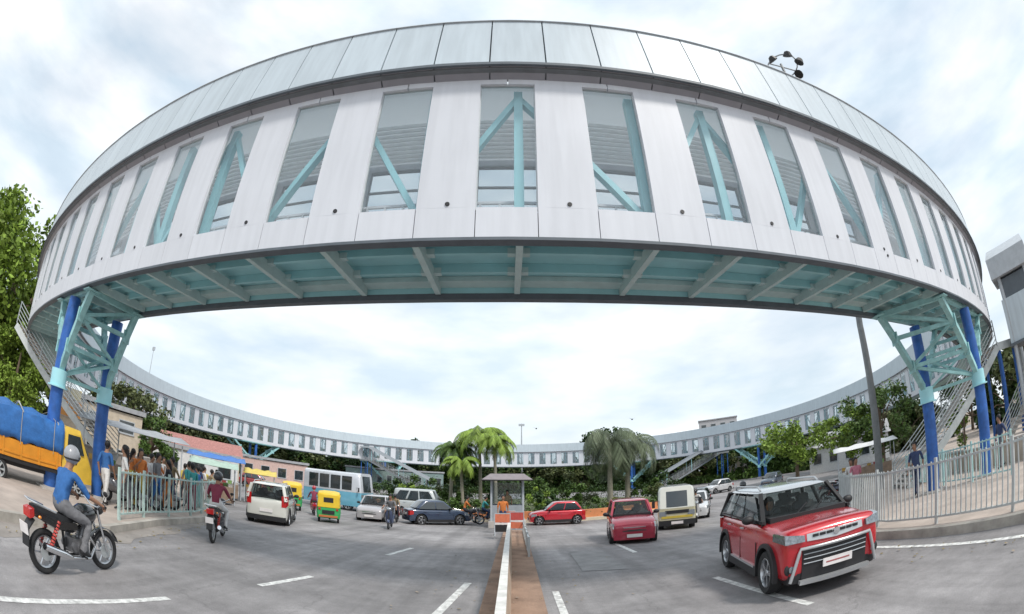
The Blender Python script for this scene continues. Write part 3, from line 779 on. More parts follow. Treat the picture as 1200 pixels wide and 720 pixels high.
for (lab, x, y, h, rx, mt) in (('wide dark tree crown showing above the roof band behind the drooping palm', 24.5, 108, 14.2, 7.5, 0), ('tree crown just above the roof band left of the palms', -23, 112, 12.6, 4.5, 0), ('rounded tree crown above the roof band over the white car', -55, 96, 12.0, 4.2, 3)):
    tree('distant_tree', lab, x, y, h, rx, 2.6, LM[mt], int(x)+200, 24, 3200, .75)
# garden: palms and shrubs
gb = .22
palm('palm_tree', 'tallest green palm in the garden left of the police booth', -2.2, 36.5, 5.6, LM[2], 1, 34, 2.7, 1.2, 'palms in the garden', gb)
palm('palm_tree', 'leftmost green palm of the garden cluster', -4.7, 37.5, 4.4, LM[1], 2, 30, 2.4, 1.25, 'palms in the garden', gb)
palm('palm_tree', 'right hand leaning palm of the garden cluster, beside the booth', -1.0, 35.5, 4.9, LM[2], 3, 30, 2.3, 1.25, 'palms in the garden', gb)
palm('palm_tree', 'short palm at the foot of the cluster above the dark car', -3.5, 35.2, 3.2, LM[2], 4, 26, 2.0, 1.2, 'palms in the garden', gb)
palm('palm_tree', 'tall grey green palm with long drooping fronds right of the booth', 8.4, 38.5, 4.9, leafmat('leaf_grey', (.12, .15, .09)), 5, 34, 4.3, 1.6, None, gb, .2)
palm('palm_tree', 'second drooping palm standing behind the shaggy grey green one', 10.3, 40.0, 4.6, leafmat('leaf_grey', (.12, .15, .09)), 6, 30, 4.1, 1.6, None, gb, .2)
for i, (lab, x, y, r, h, mt) in enumerate((
    ('round yellow green shrub in front of the drooping palm', 7.9, 34.0, .9, 1.0, 4), ('yellow green shrub to the right of the drooping palm foot', 9.6, 35.0, .9, .9, 4),
    ('dark green shrub just right of the police booth', 3.0, 33.0, 1.4, 1.7, 0), ('tall yellow green shrub touching the booth', 2.0, 34.5, .9, 2.0, 2), ('broad green shrub behind the small red car', 5.2, 36.0, 1.8, 2.0, 1),
    ('green shrub behind the cream van', 12.2, 40.0, 2.0, 2.4, 1), ('low green shrub under the palm cluster', -4.0, 35.3, 1.7, 1.5, 1), ('bright yellow green shrub left of the palms above the scooter', -8.6, 39.0, 1.3, 2.3, 2),
    ('rounded green shrub left of the palm cluster', -6.4, 38.0, 1.6, 2.2, 1), ('dark shrub at the left end of the garden', -10.6, 42.0, 2.2, 2.4, 0), ('dark green shrub at the right end of the garden', 14.8, 43.5, 2.4, 2.8, 0),
    ('big dark shrub filling the gap between the palm cluster and the booth', -.2, 38.5, 2.2, 3.0, 0), ('big mid green shrub behind the booth roof', 2.6, 39.5, 2.4, 3.1, 1), ('olive shrub behind the bright red hatchback', 5.4, 41.0, 2.4, 3.2, 3),
    ('dark shrub mass directly behind the two palms left of the booth', -3.4, 40.5, 2.3, 3.1, 0), ('mid green shrub behind the silver car', -8.0, 42.0, 2.3, 2.9, 1), ('olive shrub between the drooping palm and the cream van', 12.4, 37.6, 1.6, 1.7, 3), ('tall olive shrub behind the minivan', -6.0, 41.5, 2.0, 2.7, 3))):
    shrub(lab, x, y, r, h, LM[mt], 50+i, 1500 if r > 1.2 else 900, .24 if r > 1.2 else .17, base=gb)
def hedge(name, label, pts, h, wd, mat, seed, n=4000):
    rng = random.Random(seed); vs = []; fs = []; 
    for i in range(n):
        k = rng.randrange(len(pts)-1); f = rng.random(); a, b = pts[k], pts[k+1]; p = Vector((a[0]+(b[0]-a[0])*f+rng.gauss(0, wd/2), a[1]+(b[1]-a[1])*f+rng.gauss(0, wd/2), 0))
        p.z = gz(p.x, p.y)+gb+h*rng.random()*(1+.25*sin(p.x*2.3)+.2*sin(p.y*3.1)); u = Vector((rng.gauss(0, 1), rng.gauss(0, 1), rng.gauss(0, 1))).normalized(); w_ = u.cross(Vector((0, .3, 1))).normalized(); s = rng.uniform(.1, .24); b_ = len(vs)
        vs += [p-u*s*.5, p+w_*s*.3, p+u*s*.5, p-w_*s*.3]; fs.append((b_, b_+1, b_+2, b_+3))
    m = MB().mat(mat); m.add(vs, fs); o = m.build(name, None, None, fast=True); tag(o, label, 'ground cover', None, 'stuff'); return o
rim = [(2+14*cos(RAD(a)), 47+16.4*sin(RAD(a))) for a in range(190, 352, 6)]
hedge('garden_plants', 'low mixed planting inside the orange rim of the roundabout', rim, .75, 1.2, LM[1], 9, 9000)
hedge('garden_plants', 'taller dark planting across the middle of the roundabout garden', [(-12, 43), (-8, 47), (-2, 45), (4, 46), (10, 47), (16, 44)], 2.1, 1.6, LM[0], 19, 9000)
# orange rim wall of the garden
rimw = empty('garden_wall', (2, 47, gz(2, 31)), 0, 'low curved orange wall with a pale foot round the roundabout garden', 'wall')
m = MB(); m_b = MB(); rings = []; rb = []
for a in range(185, 358, 3):
    c, s = cos(RAD(a)), sin(RAD(a)); r0, r1 = 15.05, 15.35; e0, e1 = 17.55, 17.85
    rings.append([(r0*c, e0*s, .2), (r1*c, e1*s, .2), (r1*c, e1*s, .72), (r0*c, e0*s, .72)])
    rb.append([(r0*c, e0*s, -.05), ((r1+.25)*c, (e1+.25)*s, -.05), ((r1+.25)*c, (e1+.25)*s, .2), (r0*c, e0*s, .2)])
m.loft(rings); m.build('orange_face', M_orange, rimw); m_b.loft(rb); m_b.build('foot', pm('cream_paint', (.62, .55, .42), .8), rimw)

# ------------------------------------------------------------------ street furniture
# high mast: tapered pole with a crown of floodlights
ang = RAD(46.2); dm = 23.0; hx, hy = dm*sin(ang), dm*cos(ang)
hm = empty('high_mast_light', (hx, hy, gz(hx, hy)), 0, 'tall grey tapered mast passing behind the right side of the skywalk, topped by floodlights', 'light mast')
m = MB(); m.tube([(0, 0, -.1), (.0, 0, 8), (1.0, -.9, 25.6)], [.21, .17, .09], 16); m.build('mast', pm('mast_grey', (.20, .21, .215), .5, .4, var=.15), hm, smooth=60)
m = MB(); m.tube([(1+1.15*cos(2*pi*k/20), -.9+1.15*sin(2*pi*k/20), 25.3) for k in range(21)], .05, 6); m.cyl((-.1, -.9, 25.3), (2.1, -.9, 25.3), .05); m.build('lamp_ring', M_gray2, hm)
for k in range(7):
    a = 2*pi*k/7; c = Vector((1+1.35*cos(a), -.9+1.35*sin(a), 25.1)); m = MB(); m.lathe([(.02, .22), (.2, .15), (.35, -.15), (.33, -.18), (.02, -.15)], 10, Matrix.Translation(c) @ Matrix.Rotation(.7, 4, Vector((-sin(a), cos(a), 0)))); m.build('floodlight', M_black, hm)
def mast(label, x, y, h, r=.1):
    m = MB(); m.tube([(0, 0, -.1), (0, 0, h*.6), (0, 0, h)], [r, r*.7, r*.4], 10); m.box((0, 0, h-.3), (r*5, r*1.5, .5)); o = m.build('mast', M_gray2, None, 60); o.location = (x, y, gz(x, y)); return tag(o, label, 'mast')
mast('thin distant mast standing above the ring between the palms and the drooping palm', 3.0, 112, 17.0, .28)
mast('thin pole rising above the skywalk at the left beside the truss', -48, 46, 15.2, .1)
# railings
def rail_fence(name, label, pts, h, mat, gap=.13, base=.13, post_every=1.9, group=None, pk=.016, rails=(.12, .96)):
    x0, y0 = pts[0]; t = empty(name, (x0, y0, gz(x0, y0)+base), 0, label, 'railing', group); inv = Vector((-x0, -y0, -gz(x0, y0)-base))
    L_ = [0]
    for i in range(1, len(pts)): L_.append(L_[-1]+hypot(pts[i][0]-pts[i-1][0], pts[i][1]-pts[i-1][1]))
    def at(s):
        s = min(max(s, 0), L_[-1])
        for i in range(1, len(pts)):
            if s <= L_[i]+1e-9: f = (s-L_[i-1])/(L_[i]-L_[i-1]); x = pts[i-1][0]+(pts[i][0]-pts[i-1][0])*f; y = pts[i-1][1]+(pts[i][1]-pts[i-1][1])*f; return Vector((x, y, gz(x, y)+base))
    n = max(1, round(L_[-1]/post_every)); st = L_[-1]/n
    for k in range(n+1):
        p = at(k*st); m = MB(); m.box(p+Vector((0, 0, (h+.06)/2-.03)), (.06, .06, h+.12)); o = m.build('post', mat, t); o.location = inv
    for k in range(n):
        m = MB()
        for q in range(4):
            a, b = at((k+q/4)*st), at((k+(q+1)/4)*st)
            for rz_ in rails: m.bar(a+Vector((0, 0, rz_*h)), b+Vector((0, 0, rz_*h)), .04)
        npk = int(st/gap)
        for j in range(1, npk+1): p = at((k+j/(npk+1))*st); m.bar(p+Vector((0, 0, rails[0]*h)), p+Vector((0, 0, h)), pk*1.6, pk*1.6)
        o = m.build('panel', mat, t); o.location = inv
    return t
M_rail = pm('rail_paint', (.50, .53, .53), .5, .3, var=.15)
M_railt = pm('rail_teal', (.36, .56, .56), .5, var=.15)
rail_fence('kerb_railing', 'silver picket railing along the right kerb beside the red and white car', [(8.6, 0), (8.25, 2.0), (8.05, 3.6), (7.85, 5.6), (7.75, 7.3), (8.6, 9.4), (10.6, 12.2), (13.5, 15.4)], 1.25, M_rail)
rail_fence('kerb_railing', 'thin pale green railing along the left kerb in front of the crowd', [(-8.35, 7.3), (-8.95, 8.9), (-9.65, 12.0), (-10.9, 14.4), (-13.2, 18.2)], 1.15, pm('rail_palegreen', (.40, .52, .49), .6, var=.25, scale=6), gap=.27, pk=.013, post_every=1.5)
rail_fence('park_railing', 'second paler railing on the pavement behind the right pier', [(12.5, 6.0), (13.2, 9.0), (15.5, 12.5), (19.5, 16.5), (26, 21)], 1.15, M_railt, gap=.2, base=.14)
# low wall behind the pavement on the right
def wall(name, label, pts, h, th, mat, cap=None, base=0.13):
    t = empty(name, (pts[0][0], pts[0][1], gz(*pts[0])), 0, label, 'wall'); inv = Vector((-pts[0][0], -pts[0][1], -gz(*pts[0])))
    rings = []; rc = []
    for i, p in enumerate(pts):
        q0, q1 = pts[max(i-1, 0)], pts[min(i+1, len(pts)-1)]; dx, dy = q1[0]-q0[0], q1[1]-q0[1]; l = hypot(dx, dy); nx, ny = -dy/l*th/2, dx/l*th/2; z = gz(*p)+base
        rings.append([(p[0]-nx, p[1]-ny, z-.2), (p[0]+nx, p[1]+ny, z-.2), (p[0]+nx, p[1]+ny, z+h), (p[0]-nx, p[1]-ny, z+h)])
        rc.append([(p[0]-nx*1.4, p[1]-ny*1.4, z+h+.003), (p[0]+nx*1.4, p[1]+ny*1.4, z+h+.003), (p[0]+nx*1.4, p[1]+ny*1.4, z+h+.07), (p[0]-nx*1.4, p[1]-ny*1.4, z+h+.07)])
    m = MB(); m.loft(rings); o = m.build('wall_body', mat, t); o.location = inv
    m = MB(); m.loft(rc); o = m.build('coping', cap or M_conc, t); o.location = inv
    return t
wall('boundary_wall', 'low stained beige wall behind the right pavement', [(15.5, 3.5), (15.6, 7), (17.2, 10.5), (20.5, 14.5), (27, 20)], .75, .25, pm('stained_plaster', (.46, .40, .33), .9, var=.3, scale=.9, bump=.3))
wall('boundary_wall', 'long pale compound wall behind the stalls on the left', [(-19, 12), (-19.5, 17), (-23, 24), (-30, 31)], 1.3, .25, pm('stained_plaster2', (.40, .37, .34), .9, var=.3, scale=.9, bump=.3))
# median wall
mw = empty('median_barrier', (.12, 2.2, 0), 0, 'low weathered concrete wall running along the middle of the median', 'barrier')
rings = []; rc = []
for i in range(21):
    y = 2.2+i*.78; x = -.12+medx(y)*.6; z = gz(x, y)+.115
    rings.append([(x-.06, y, z), (x+.10, y, z), (x+.045, y, z+.56), (x-.045, y, z+.56)]); rc.append([(x-.055, y, z+.563), (x+.055, y, z+.563), (x+.055, y, z+.60), (x-.055, y, z+.60)])
m = MB(); m.loft(rings); o = m.build('wall_body', pm('median_paint', (.44, .34, .26), .85, var=.25, scale=2.5, bump=.3), mw); o.location = (-.12, -2.2, 0)
m = MB(); m.loft(rc); o = m.build('coping', pm('white_weathered', (.66, .65, .62), .75, var=.2, scale=6), mw); o.location = (-.12, -2.2, 0)
rail_fence('median_railing', 'narrow grey railing on the right edge of the median', [(.36+medx(y), y) for y in (12, 15, 18, 21)], .50, M_gray, gap=.22, base=.115, post_every=1.5)
# traffic barricades on the median end
def barricade(x, y, label, c1, c2, rz=0):
    t = empty('traffic_barricade', (x, y, gz(x, y)+.12), rz, label, 'barricade', 'traffic barricades at the end of the median'); t.scale = (.72, .8, .85)
    m = MB().mat(M_gray2)
    for s in (-1, 1):
        m.bar((s*.42, 0, 0.05), (s*.42, 0, 1.1), .04); m.bar((s*.42, -.28, .03), (s*.42, .28, .03), .04)
        m.bar((s*.42, -.26, .04), (s*.42, 0, .5), .03)
    m.bar((-.42, 0, 1.1), (.42, 0, 1.1), .04); m.build('frame', None, t)
    m = MB(); m.box((0, 0, .88), (.80, .03, .42)); m.build('upper_board', c1, t)
    m = MB(); m.box((0, 0, .38), (.80, .03, .34)); m.build('lower_board', c2, t)
    m = MB(); 
    m.box((0, 0, .61), (.80, .026, .09)); m.build('reflective_strip', M_plate, t)
    for s in (-1, 1): m = MB(); m.cyl((s*.42-.03, .25, .05), (s*.42+.03, .25, .05), .05, n=12); m.build('wheel', M_rubber, t)
M_bo = pm('barricade_orange', (.62, .17, .09), .6, var=.15); M_br = pm('barricade_red', (.50, .08, .07), .6, var=.15)
barricade(-.26, 18.4, 'orange and white wheeled barricade nearest the camera at the left of the median', M_bo, M_black, .1)
barricade(.34, 20.6, 'red barricade standing on the median beyond the orange one', M_br, M_bo, -.15)
barricade(0, 22.6, 'orange barricade farthest back, in front of the police booth', M_bo, M_br, .2)
# police booth
bx, by = -.1, 26.0
pb = empty('police_booth', (bx, by, gz(bx, by)), 0, 'small traffic police booth with a dark overhanging roof at the end of the median', 'booth')
m = MB(); m.box((0, 0, .2), (2.0, 2.0, .4)); m.build('plinth', M_conc, pb)
m = MB()
for x in (-.85, .85):
    for y in (-.85, .85): m.box((x, y, 1.55), (.1, .1, 2.3))
split_pieces(m.build('corner_post', M_gray2, pb))
m = MB(); m.box((0, -.86, .85), (1.6, .04, .9)); m.box((-.86, 0, .85), (.04, 1.6, .9)); m.box((.86, 0, .85), (.04, 1.6, .9)); m.box((0, .86, .85), (1.6, .04, .9)); m.build('panel', pm('booth_panel', (.30, .33, .36), .6), pb)
m = MB(); m.box((0, .86, 1.95), (1.6, .02, 1.2)); m.box((-.86, 0, 1.95), (.02, 1.6, 1.2)); m.box((.86, 0, 1.95), (.02, 1.6, 1.2)); m.build('window', M_winf, pb)
m = MB(); m.hexa([(-1.35, -1.35, 2.72), (1.35, -1.35, 2.72), (1.35, 1.35, 2.72), (-1.35, 1.35, 2.72), (-.9, -.9, 3.05), (.9, -.9, 3.05), (.9, .9, 3.05), (-.9, .9, 3.05)]); rf = m.build('roof', pm('booth_roof', (.24, .21, .22), .6), pb)
m = MB(); m.box((0, 0, 2.69), (2.74, 2.74, .055)); m.build('fascia', M_black, rf)

# ------------------------------------------------------------------ buildings
def building(name, label, x, y, wd, dp, h, rz, wallm, roofm=None, rows=2, cols=5, pitched=0, base=None, cat='building', over=.4):
    t = empty(name, (x, y, gz(x, y) if base is None else base), rz, label, cat)
    m = MB(); m.box((0, 0, h/2-.1), (wd, dp, h+.2)); m.build('wall', wallm, t)
    if pitched:
        m = MB(); m.add([(-wd/2-over, -dp/2-over, h), (wd/2+over, -dp/2-over, h), (wd/2+over, dp/2+over, h), (-wd/2-over, dp/2+over, h), (-wd/2-over, 0, h+pitched), (wd/2+over, 0, h+pitched)], [(0, 1, 5, 4), (2, 3, 4, 5), (0, 4, 3), (1, 2, 5), (0, 3, 2, 1)]); m.build('roof', roofm or M_conc, t)
    else:
        m = MB(); m.box((0, 0, h+.1+.15), (wd+over, dp+over, .3)); m.build('roof', roofm or M_conc, t)
    for r in range(rows):
        for c in range(cols):
            zc = h*(r+.55)/rows; xc = -wd/2+wd*(c+.5)/cols; ww, hh = wd/cols*.5, h/rows*.42
            m = MB(); m.bar((xc-ww/2-.05, -dp/2-.02, zc-hh/2), (xc+ww/2+.05, -dp/2-.02, zc-hh/2), .10, .1); m.bar((xc-ww/2, -dp/2-.02, zc+hh/2), (xc+ww/2, -dp/2-.02, zc+hh/2), .06, .06)
            m.bar((xc-ww/2, -dp/2-.02, zc-hh/2), (xc-ww/2, -dp/2-.02, zc+hh/2), .06, .06); m.bar((xc+ww/2, -dp/2-.02, zc-hh/2), (xc+ww/2, -dp/2-.02, zc+hh/2), .06, .06); f = m.build('window', M_gray2, t)
            m = MB(); m.box((xc, -dp/2-.006, zc), (ww, .02, hh)); m.build('pane', M_cglass, f)
    return t
WB = [pm('wall_cream', (.52, .45, .36), .9, var=.15), pm('wall_grey', (.44, .44, .46), .9, var=.15), pm('wall_pink', (.55, .40, .36), .9, var=.15), pm('wall_white', (.62, .62, .62), .9, var=.12), pm('tile_red', (.36, .17, .15), .8, var=.3, scale=5), pm('sheet_grey', (.33, .34, .36), .6, var=.2, scale=3)]
building('shop_house', 'low house with a faded red pitched roof below the ring at the left', -36.5, 45.0, 11, 6, 2.7, RAD(38), WB[0], WB[4], 1, 5, 1.5)
building('shop_house', 'pale flat roofed shop behind the crowd at the left', -26.0, 30.5, 9, 5, 2.4, RAD(42), WB[3], WB[5], 1, 4, 0)
building('shop_house', 'pinkish flat house right of the red roofed one', -31.0, 56.0, 9, 6, 3.0, RAD(28), WB[2], WB[5], 1, 4, 0)
building('office_block', 'grey flat roofed building beyond the right of the ring, left of the light mast', 62.0, 62.0, 16, 9, 6.4, RAD(-44), WB[1], WB[5], 2, 6, 0)
building('shop_house', 'pale grey house with pitched roof behind the shrubs on the right', 43.0, 47.0, 11, 7, 3.2, RAD(-42), WB[3], WB[1], 1, 5, 1.8)
building('office_block', 'rooftop block of a distant building showing above the ring over the cream van', 59.0, 121.0, 11, 8, 16.4, RAD(-25), WB[1], WB[5], 4, 4, 0)
building('office_block', 'long grey green building seen under the far ring behind the bus', -24.0, 96.0, 20, 8, 4.0, RAD(14), pm('wall_greygreen', (.20, .27, .26), .9, var=.2), WB[5], 1, 10, 0)
building('shop_house', 'cream house under the ring at the right, behind the parked scooters', 52.0, 84.0, 16, 8, 4.2, RAD(-30), WB[0], WB[5], 1, 7, 0)
building('shop_house', 'cream shop behind the left pier with an orange board', -27.0, 20.5, 7, 4, 3.9, RAD(58), WB[0], WB[5], 2, 3, 0)
# awnings / stalls
def stall(label, x, y, wd, dp, h, rz, mat, sag=.15, base=.13):
    t = empty('market_stall', (x, y, gz(x, y)+base), rz, label[0:]+' on the pavement', 'stall')
    m = MB()
    for a in (-1, 1):
        for b in (-1, 1): m.cyl((a*wd*.47, b*dp*.46, -.05), (a*wd*.47, b*dp*.46, h-.1+(.25 if b > 0 else 0)), .03)
    split_pieces(m.build('pole', M_gray2, t))
    m = MB(); vs = []; fs = []; n = 8
    for i in range(n+1):
        for j in range(n+1):
            u, v = i/n, j/n; z = h+.28*v-sag*sin(pi*u)*sin(pi*v)+.05*sin(u*19)*v; vs.append(((u-.5)*wd*1.08, (v-.5)*dp*1.1, z))
    for i in range(n):
        for j in range(n): a = i*(n+1)+j; fs.append((a, a+1, a+n+2, a+n+1))
    m.add(vs, fs); o = m.build('awning', mat, t, smooth=50); md = o.modifiers.new('s', 'SOLIDIFY'); md.thickness = .015
    m = MB(); m.box((0, 0, .42), (wd*.85, dp*.6, .84)); m.build('counter', pm('stall_wood', (.26, .19, .14), .8, var=.2), t)
    gr = MB(); rng = random.Random(int(abs(x)*100)); mats_ = [pm('goods_a', (.55, .35, .10), .7), pm('goods_b', (.45, .10, .10), .7), pm('goods_c', (.20, .35, .12), .7), pm('goods_d', (.55, .53, .50), .7)]
    cx, sx = cos(rz), sin(rz)
    for i in range(8):
        u, v = (-.38+.108*i)*wd, rng.uniform(-.2, .2)*dp; gr = MB(); hh = rng.uniform(.12, .26)
        gr.hexa([(-.12, -.10, 0), (.12, -.10, 0), (.12, .10, 0), (-.12, .10, 0), (-.14, -.12, hh), (.14, -.12, hh), (.14, .12, hh), (-.14, .12, hh)]); go = gr.build('goods_box', mats_[i % 4])
        go.location = (x+u*cx-v*sx, y+u*sx+v*cx, gz(x, y)+base+.84); go.rotation_euler = (0, 0, rz+rng.uniform(-.3, .3)); tag(go, 'goods box on the '+label, 'box', 'boxes on the '+label)
    return t
M_tarp = pm('blue_tarp', (.030, .14, .40), .55, var=.2, scale=5, bump=.5, bscale=10)
stall('stall with the bright blue awning', -17.8, 24.2, 3.6, 2.2, 2.25, RAD(35), pm('awning_blue', (.05, .17, .48), .6, var=.15))
stall('stall with the greenish white awning', -15.3, 20.6, 2.6, 1.8, 1.85, RAD(35), pm('awning_green', (.38, .50, .42), .6, var=.15))
stall('stall with the small yellow awning', -15.2, 25.6, 2.0, 1.6, 1.75, RAD(30), pm('awning_yellow', (.62, .48, .10), .6, var=.15))
stall('long tin roofed stall behind the left railing', -16.4, 15.0, 5.2, 2.4, 2.5, RAD(52), WB[5], .03)
stall('pale awning stall beyond the light mast', 23.6, 24.0, 4.5, 2.2, 2.2, RAD(-40), WB[3], .06)
# birds
for lab, p in (('small dark bird flying above the ring near the thin mast', (3.4, 58, 8.9)), ('small dark bird above the right side of the drooping palm', (15.6, 57, 9.6))):
    m = MB(); m.sphere((0, 0, 0), (.10, .25, .09), 8, 6); m.add([(0, .1, .02), (0, -.1, .02), (.45, -.05, .22), (.42, .06, .22)], [(0, 1, 2, 3)]); m.add([(0, .1, .02), (0, -.1, .02), (-.45, -.05, .20), (-.42, .06, .20)], [(0, 1, 2, 3)]); m.add([(0, -.2, 0), (.08, -.4, 0), (-.08, -.4, 0)], [(0, 1, 2)])
    o = m.build('bird', M_black); o.location = p; tag(o, lab, 'bird')
# high signboard, orange, behind the left pier
sb = empty('shop_sign', (-25.3, 16.6, gz(-25.3, 16.6)), RAD(58), 'orange and cream hanging signboard behind the left pier', 'sign')
m = MB(); m.cyl((-.9, 0, 0), (-.9, 0, 4.2), .05); m.cyl((.9, 0, 0), (.9, 0, 4.2), .05); m.build('post', M_gray2, sb)
m = MB(); m.box((0, -.06, 3.1), (2.2, .06, 1.0)); m.build('board', pm('sign_orange', (.55, .25, .07), .6), sb)
m = MB(); m.box((0, -.06, 4.0), (2.0, .06, .6)); m.build('upper_board', pm('sign_cream', (.6, .52, .28), .6), sb)
# ------------------------------------------------------------------ people
def cloth(n, c): return pm('cloth_'+n, c, .85, var=.18, scale=9, bump=.25, bscale=30)
CL = dict(blue=cloth('blue', (.03, .12, .33)), navy=cloth('navy', (.03, .05, .12)), white=cloth('white', (.62, .61, .60)), maroon=cloth('maroon', (.20, .03, .06)), grey=cloth('grey', (.16, .16, .17)),
          dark=cloth('dark', (.035, .035, .045)), pink=cloth('pink', (.50, .18, .24)), orange=cloth('orange', (.55, .17, .04)), teal=cloth('teal', (.05, .30, .30)), khaki=cloth('khaki', (.26, .20, .12)), yellow=cloth('yellow', (.5, .38, .08)), black=cloth('black', (.012, .012, .014)))
def body(name, J, top, bot, parent=None, sleeves='long', skirt=False, sub=2):
    """one continuous figure grown over a skeleton J of joints"""
    V = []; E = []; RD = []; K = []
    def v(p, r): V.append(Vector(p)); RD.append(r); return len(V)-1
    def e(a, b, k): E.append((a, b)); K.append(k)
    def J3(n): return Vector(J[n])
    pel = v(J['pelvis'], (.155, .12)); ch0 = v(J3('pelvis').lerp(J3('chest'), .5), (.135, .105)); ch = v(J['chest'], (.165, .115)); nk0 = v(J3('chest').lerp(J3('neck'), .8), (.085, .075))
    nk = v(J['neck'], (.055, .055)); up = (J3('head')-J3('neck')).normalized()
    h1 = v(J3('head')-up*.05, (.078, .088)); h2 = v(J3('head')+up*.045, (.085, .098)); h3 = v(J3('head')+up*.095, (.055, .065))
    e(pel, ch0, 't'); e(ch0, ch, 't'); e(ch, nk0, 't'); e(nk0, nk, 's'); e(nk, h1, 's'); e(h1, h2, 's'); e(h2, h3, 'h')
    f = Vector(J.get('face', (1, 0, 0))).normalized()
    no = v(J3('head')+f*.108-up*.015, (.013, .013)); e(h1, no, 's')
    for s in ('l', 'r'):
        sh = v(J['sho_'+s], (.062, .062)); el = v(J['elb_'+s], (.043, .043)); wr = v(J['wri_'+s], (.028, .028)); e(ch, sh, 't'); e(sh, el, 't'); 
        d = (J3('wri_'+s)-J3('elb_'+s)).normalized()
        if sleeves == 'short': mid = v(J3('elb_'+s).lerp(J3('wri_'+s), .04), (.04, .04)); e(el, mid, 't'); e(mid, wr, 's')
        else: e(el, wr, 't')
        grip = J.get('grip', False); palm = v(J3('wri_'+s)+d*.055, (.030, .018)); e(wr, palm, 's')
        side = Vector((0, 1, 0)) if grip else d.cross(Vector((0, 1, .2))).normalized(); dn = d.cross(side).normalized()
        if grip and dn.z > 0: dn = -dn
        for k, ln in enumerate((.072, .082, .077, .06)):
            o = side*((k-1.5)*.021); p0 = J3('wri_'+s)+d*.085+o; cu = .9 if grip else .35
            a = v(p0, (.009, .009)); b = v(p0+(d*(1-cu*.5)+dn*cu*.6)*ln*.45, (.0085, .0085)); c_ = v(p0+(d*(1-cu*.9)+dn*cu)*ln*.95, (.007, .007)); e(palm, a, 's'); e(a, b, 's'); e(b, c_, 's')
        a = v(J3('wri_'+s)+d*.045-side*.034, (.010, .010)); b = v(J3('wri_'+s)+d*.085-side*.048+dn*.014, (.008, .008)); e(palm, a, 's'); e(a, b, 's')
        hp = v(J['hip_'+s], (.098, .10)); kn = v(J['kne_'+s], (.062, .064)); an = v(J['ank_'+s], (.040, .044)); e(pel, hp, 'b'); e(hp, kn, 'b'); e(kn, an, 'b')
        toe = v(J['toe_'+s], (.036, .028)); heel = v(J3('ank_'+s)+(J3('ank_'+s)-J3('toe_'+s)).normalized()*.045+Vector((0, 0, -.045)), (.034, .034)); e(an, heel, 'f'); e(an, toe, 'f')
    me = bpy.data.meshes.new(name); me.from_pydata([tuple(p) for p in V], E, []); o = link(name, me)
    sk = o.modifiers.new('k', 'SKIN'); sk.use_smooth_shade = True; sk.branch_smoothing = .3
    for i, sv in enumerate(me.skin_vertices[0].data): sv.radius = RD[i]; sv.use_root = (i == 0)
    sb_ = o.modifiers.new('s', 'SUBSURF'); sb_.levels = sub; sb_.render_levels = sub
    apply_mods(o); me = o.data
    if sub >= 3:
        from mathutils import noise as nz_
        nrm = [v_.normal.copy() for v_ in me.vertices]
        for v_, n_ in zip(me.vertices, nrm):
            if (v_.co-J3('head')).length < .17 or min((v_.co-J3('wri_l')).length, (v_.co-J3('wri_r')).length) < .16: continue
            p = v_.co; v_.co = p+n_*(.011*nz_.noise(Vector((p.x*7, p.y*9, p.z*16)))+.006*nz_.noise(p*34)+.004)
    mats = [top, bot, M_skin, M_hair, M_black]; me.materials.clear()
    for m in mats: me.materials.append(m)
    ki = dict(t=0, b=1, s=2, h=3, f=4); segs = [(V[a], V[b], ki[K[i]]) for i, (a, b) in enumerate(E)]
    idx = []
    for p in me.polygons:
        c = p.center; best = 1e9; m = 0
        for a, b, k in segs:
            ab = b-a; t = max(0, min(1, (c-a).dot(ab)/max(ab.length_squared, 1e-9))); dd = (a+ab*t-c).length_squared
            if dd < best: best = dd; m = k
        hd = J3('head'); q = c-hd
        if q.length < .16 and (q.dot(up) > .045 or (q.dot(f) < -.01 and q.dot(up) > -.09)): m = 3
        idx.append(m)
    me.polygons.foreach_set('material_index', idx); me.polygons.foreach_set('use_smooth', [True]*len(idx)); me.update()
    if parent is not None: o.parent = parent
    return o
def hair(o, J, name='hair', mat=None, long=False):
    m = MB(); h = Vector(J['head']); f = Vector(J.get('face', (1, 0, 0))); vs = []
    m.sphere(h+Vector((0, 0, .035))-f*.022, (.098, .092, .100), 12, 8)
    if long: m.tube([h-f*.08, h-f*.12+Vector((0, 0, -.15)), h-f*.12+Vector((0, 0, -.35))], [.06, .05, .02], 8)
    r = m.build(name, mat or M_hair, o, 60); return r
def helmet(o, J, mat, visor=True):
    m = MB(); h = Vector(J['head'])+Vector((0, 0, .02)); f = Vector(J.get('face', (1, 0, 0)))
    m.sphere(h-f*.005, (.138, .122, .132), 20, 14); r = m.build('helmet', mat, o, 60)
    m = MB(); m.lathe([(.128, -.062), (.135, -.05), (.131, -.035), (.127, -.03)], 24, Matrix.Translation(h-f*.003) @ Matrix.Diagonal((1.0, .9, 1, 1))); m.build('helmet_trim', M_black, r, 60)
    m = MB(); m.tube([h+f*.05+Vector((0, .10, -.02)), h+f*.055+Vector((0, .05, -.115)), h+f*.055+Vector((0, -.05, -.115)), h+f*.05+Vector((0, -.10, -.02))], .007, 6); m.build('chin_strap', M_black, r)
    if visor: m = MB(); m.sphere(h+f*.035-Vector((0, 0, .01)), (.118, .116, .072), 14, 8); m.build('visor', M_cglass, r, 60)
    return r
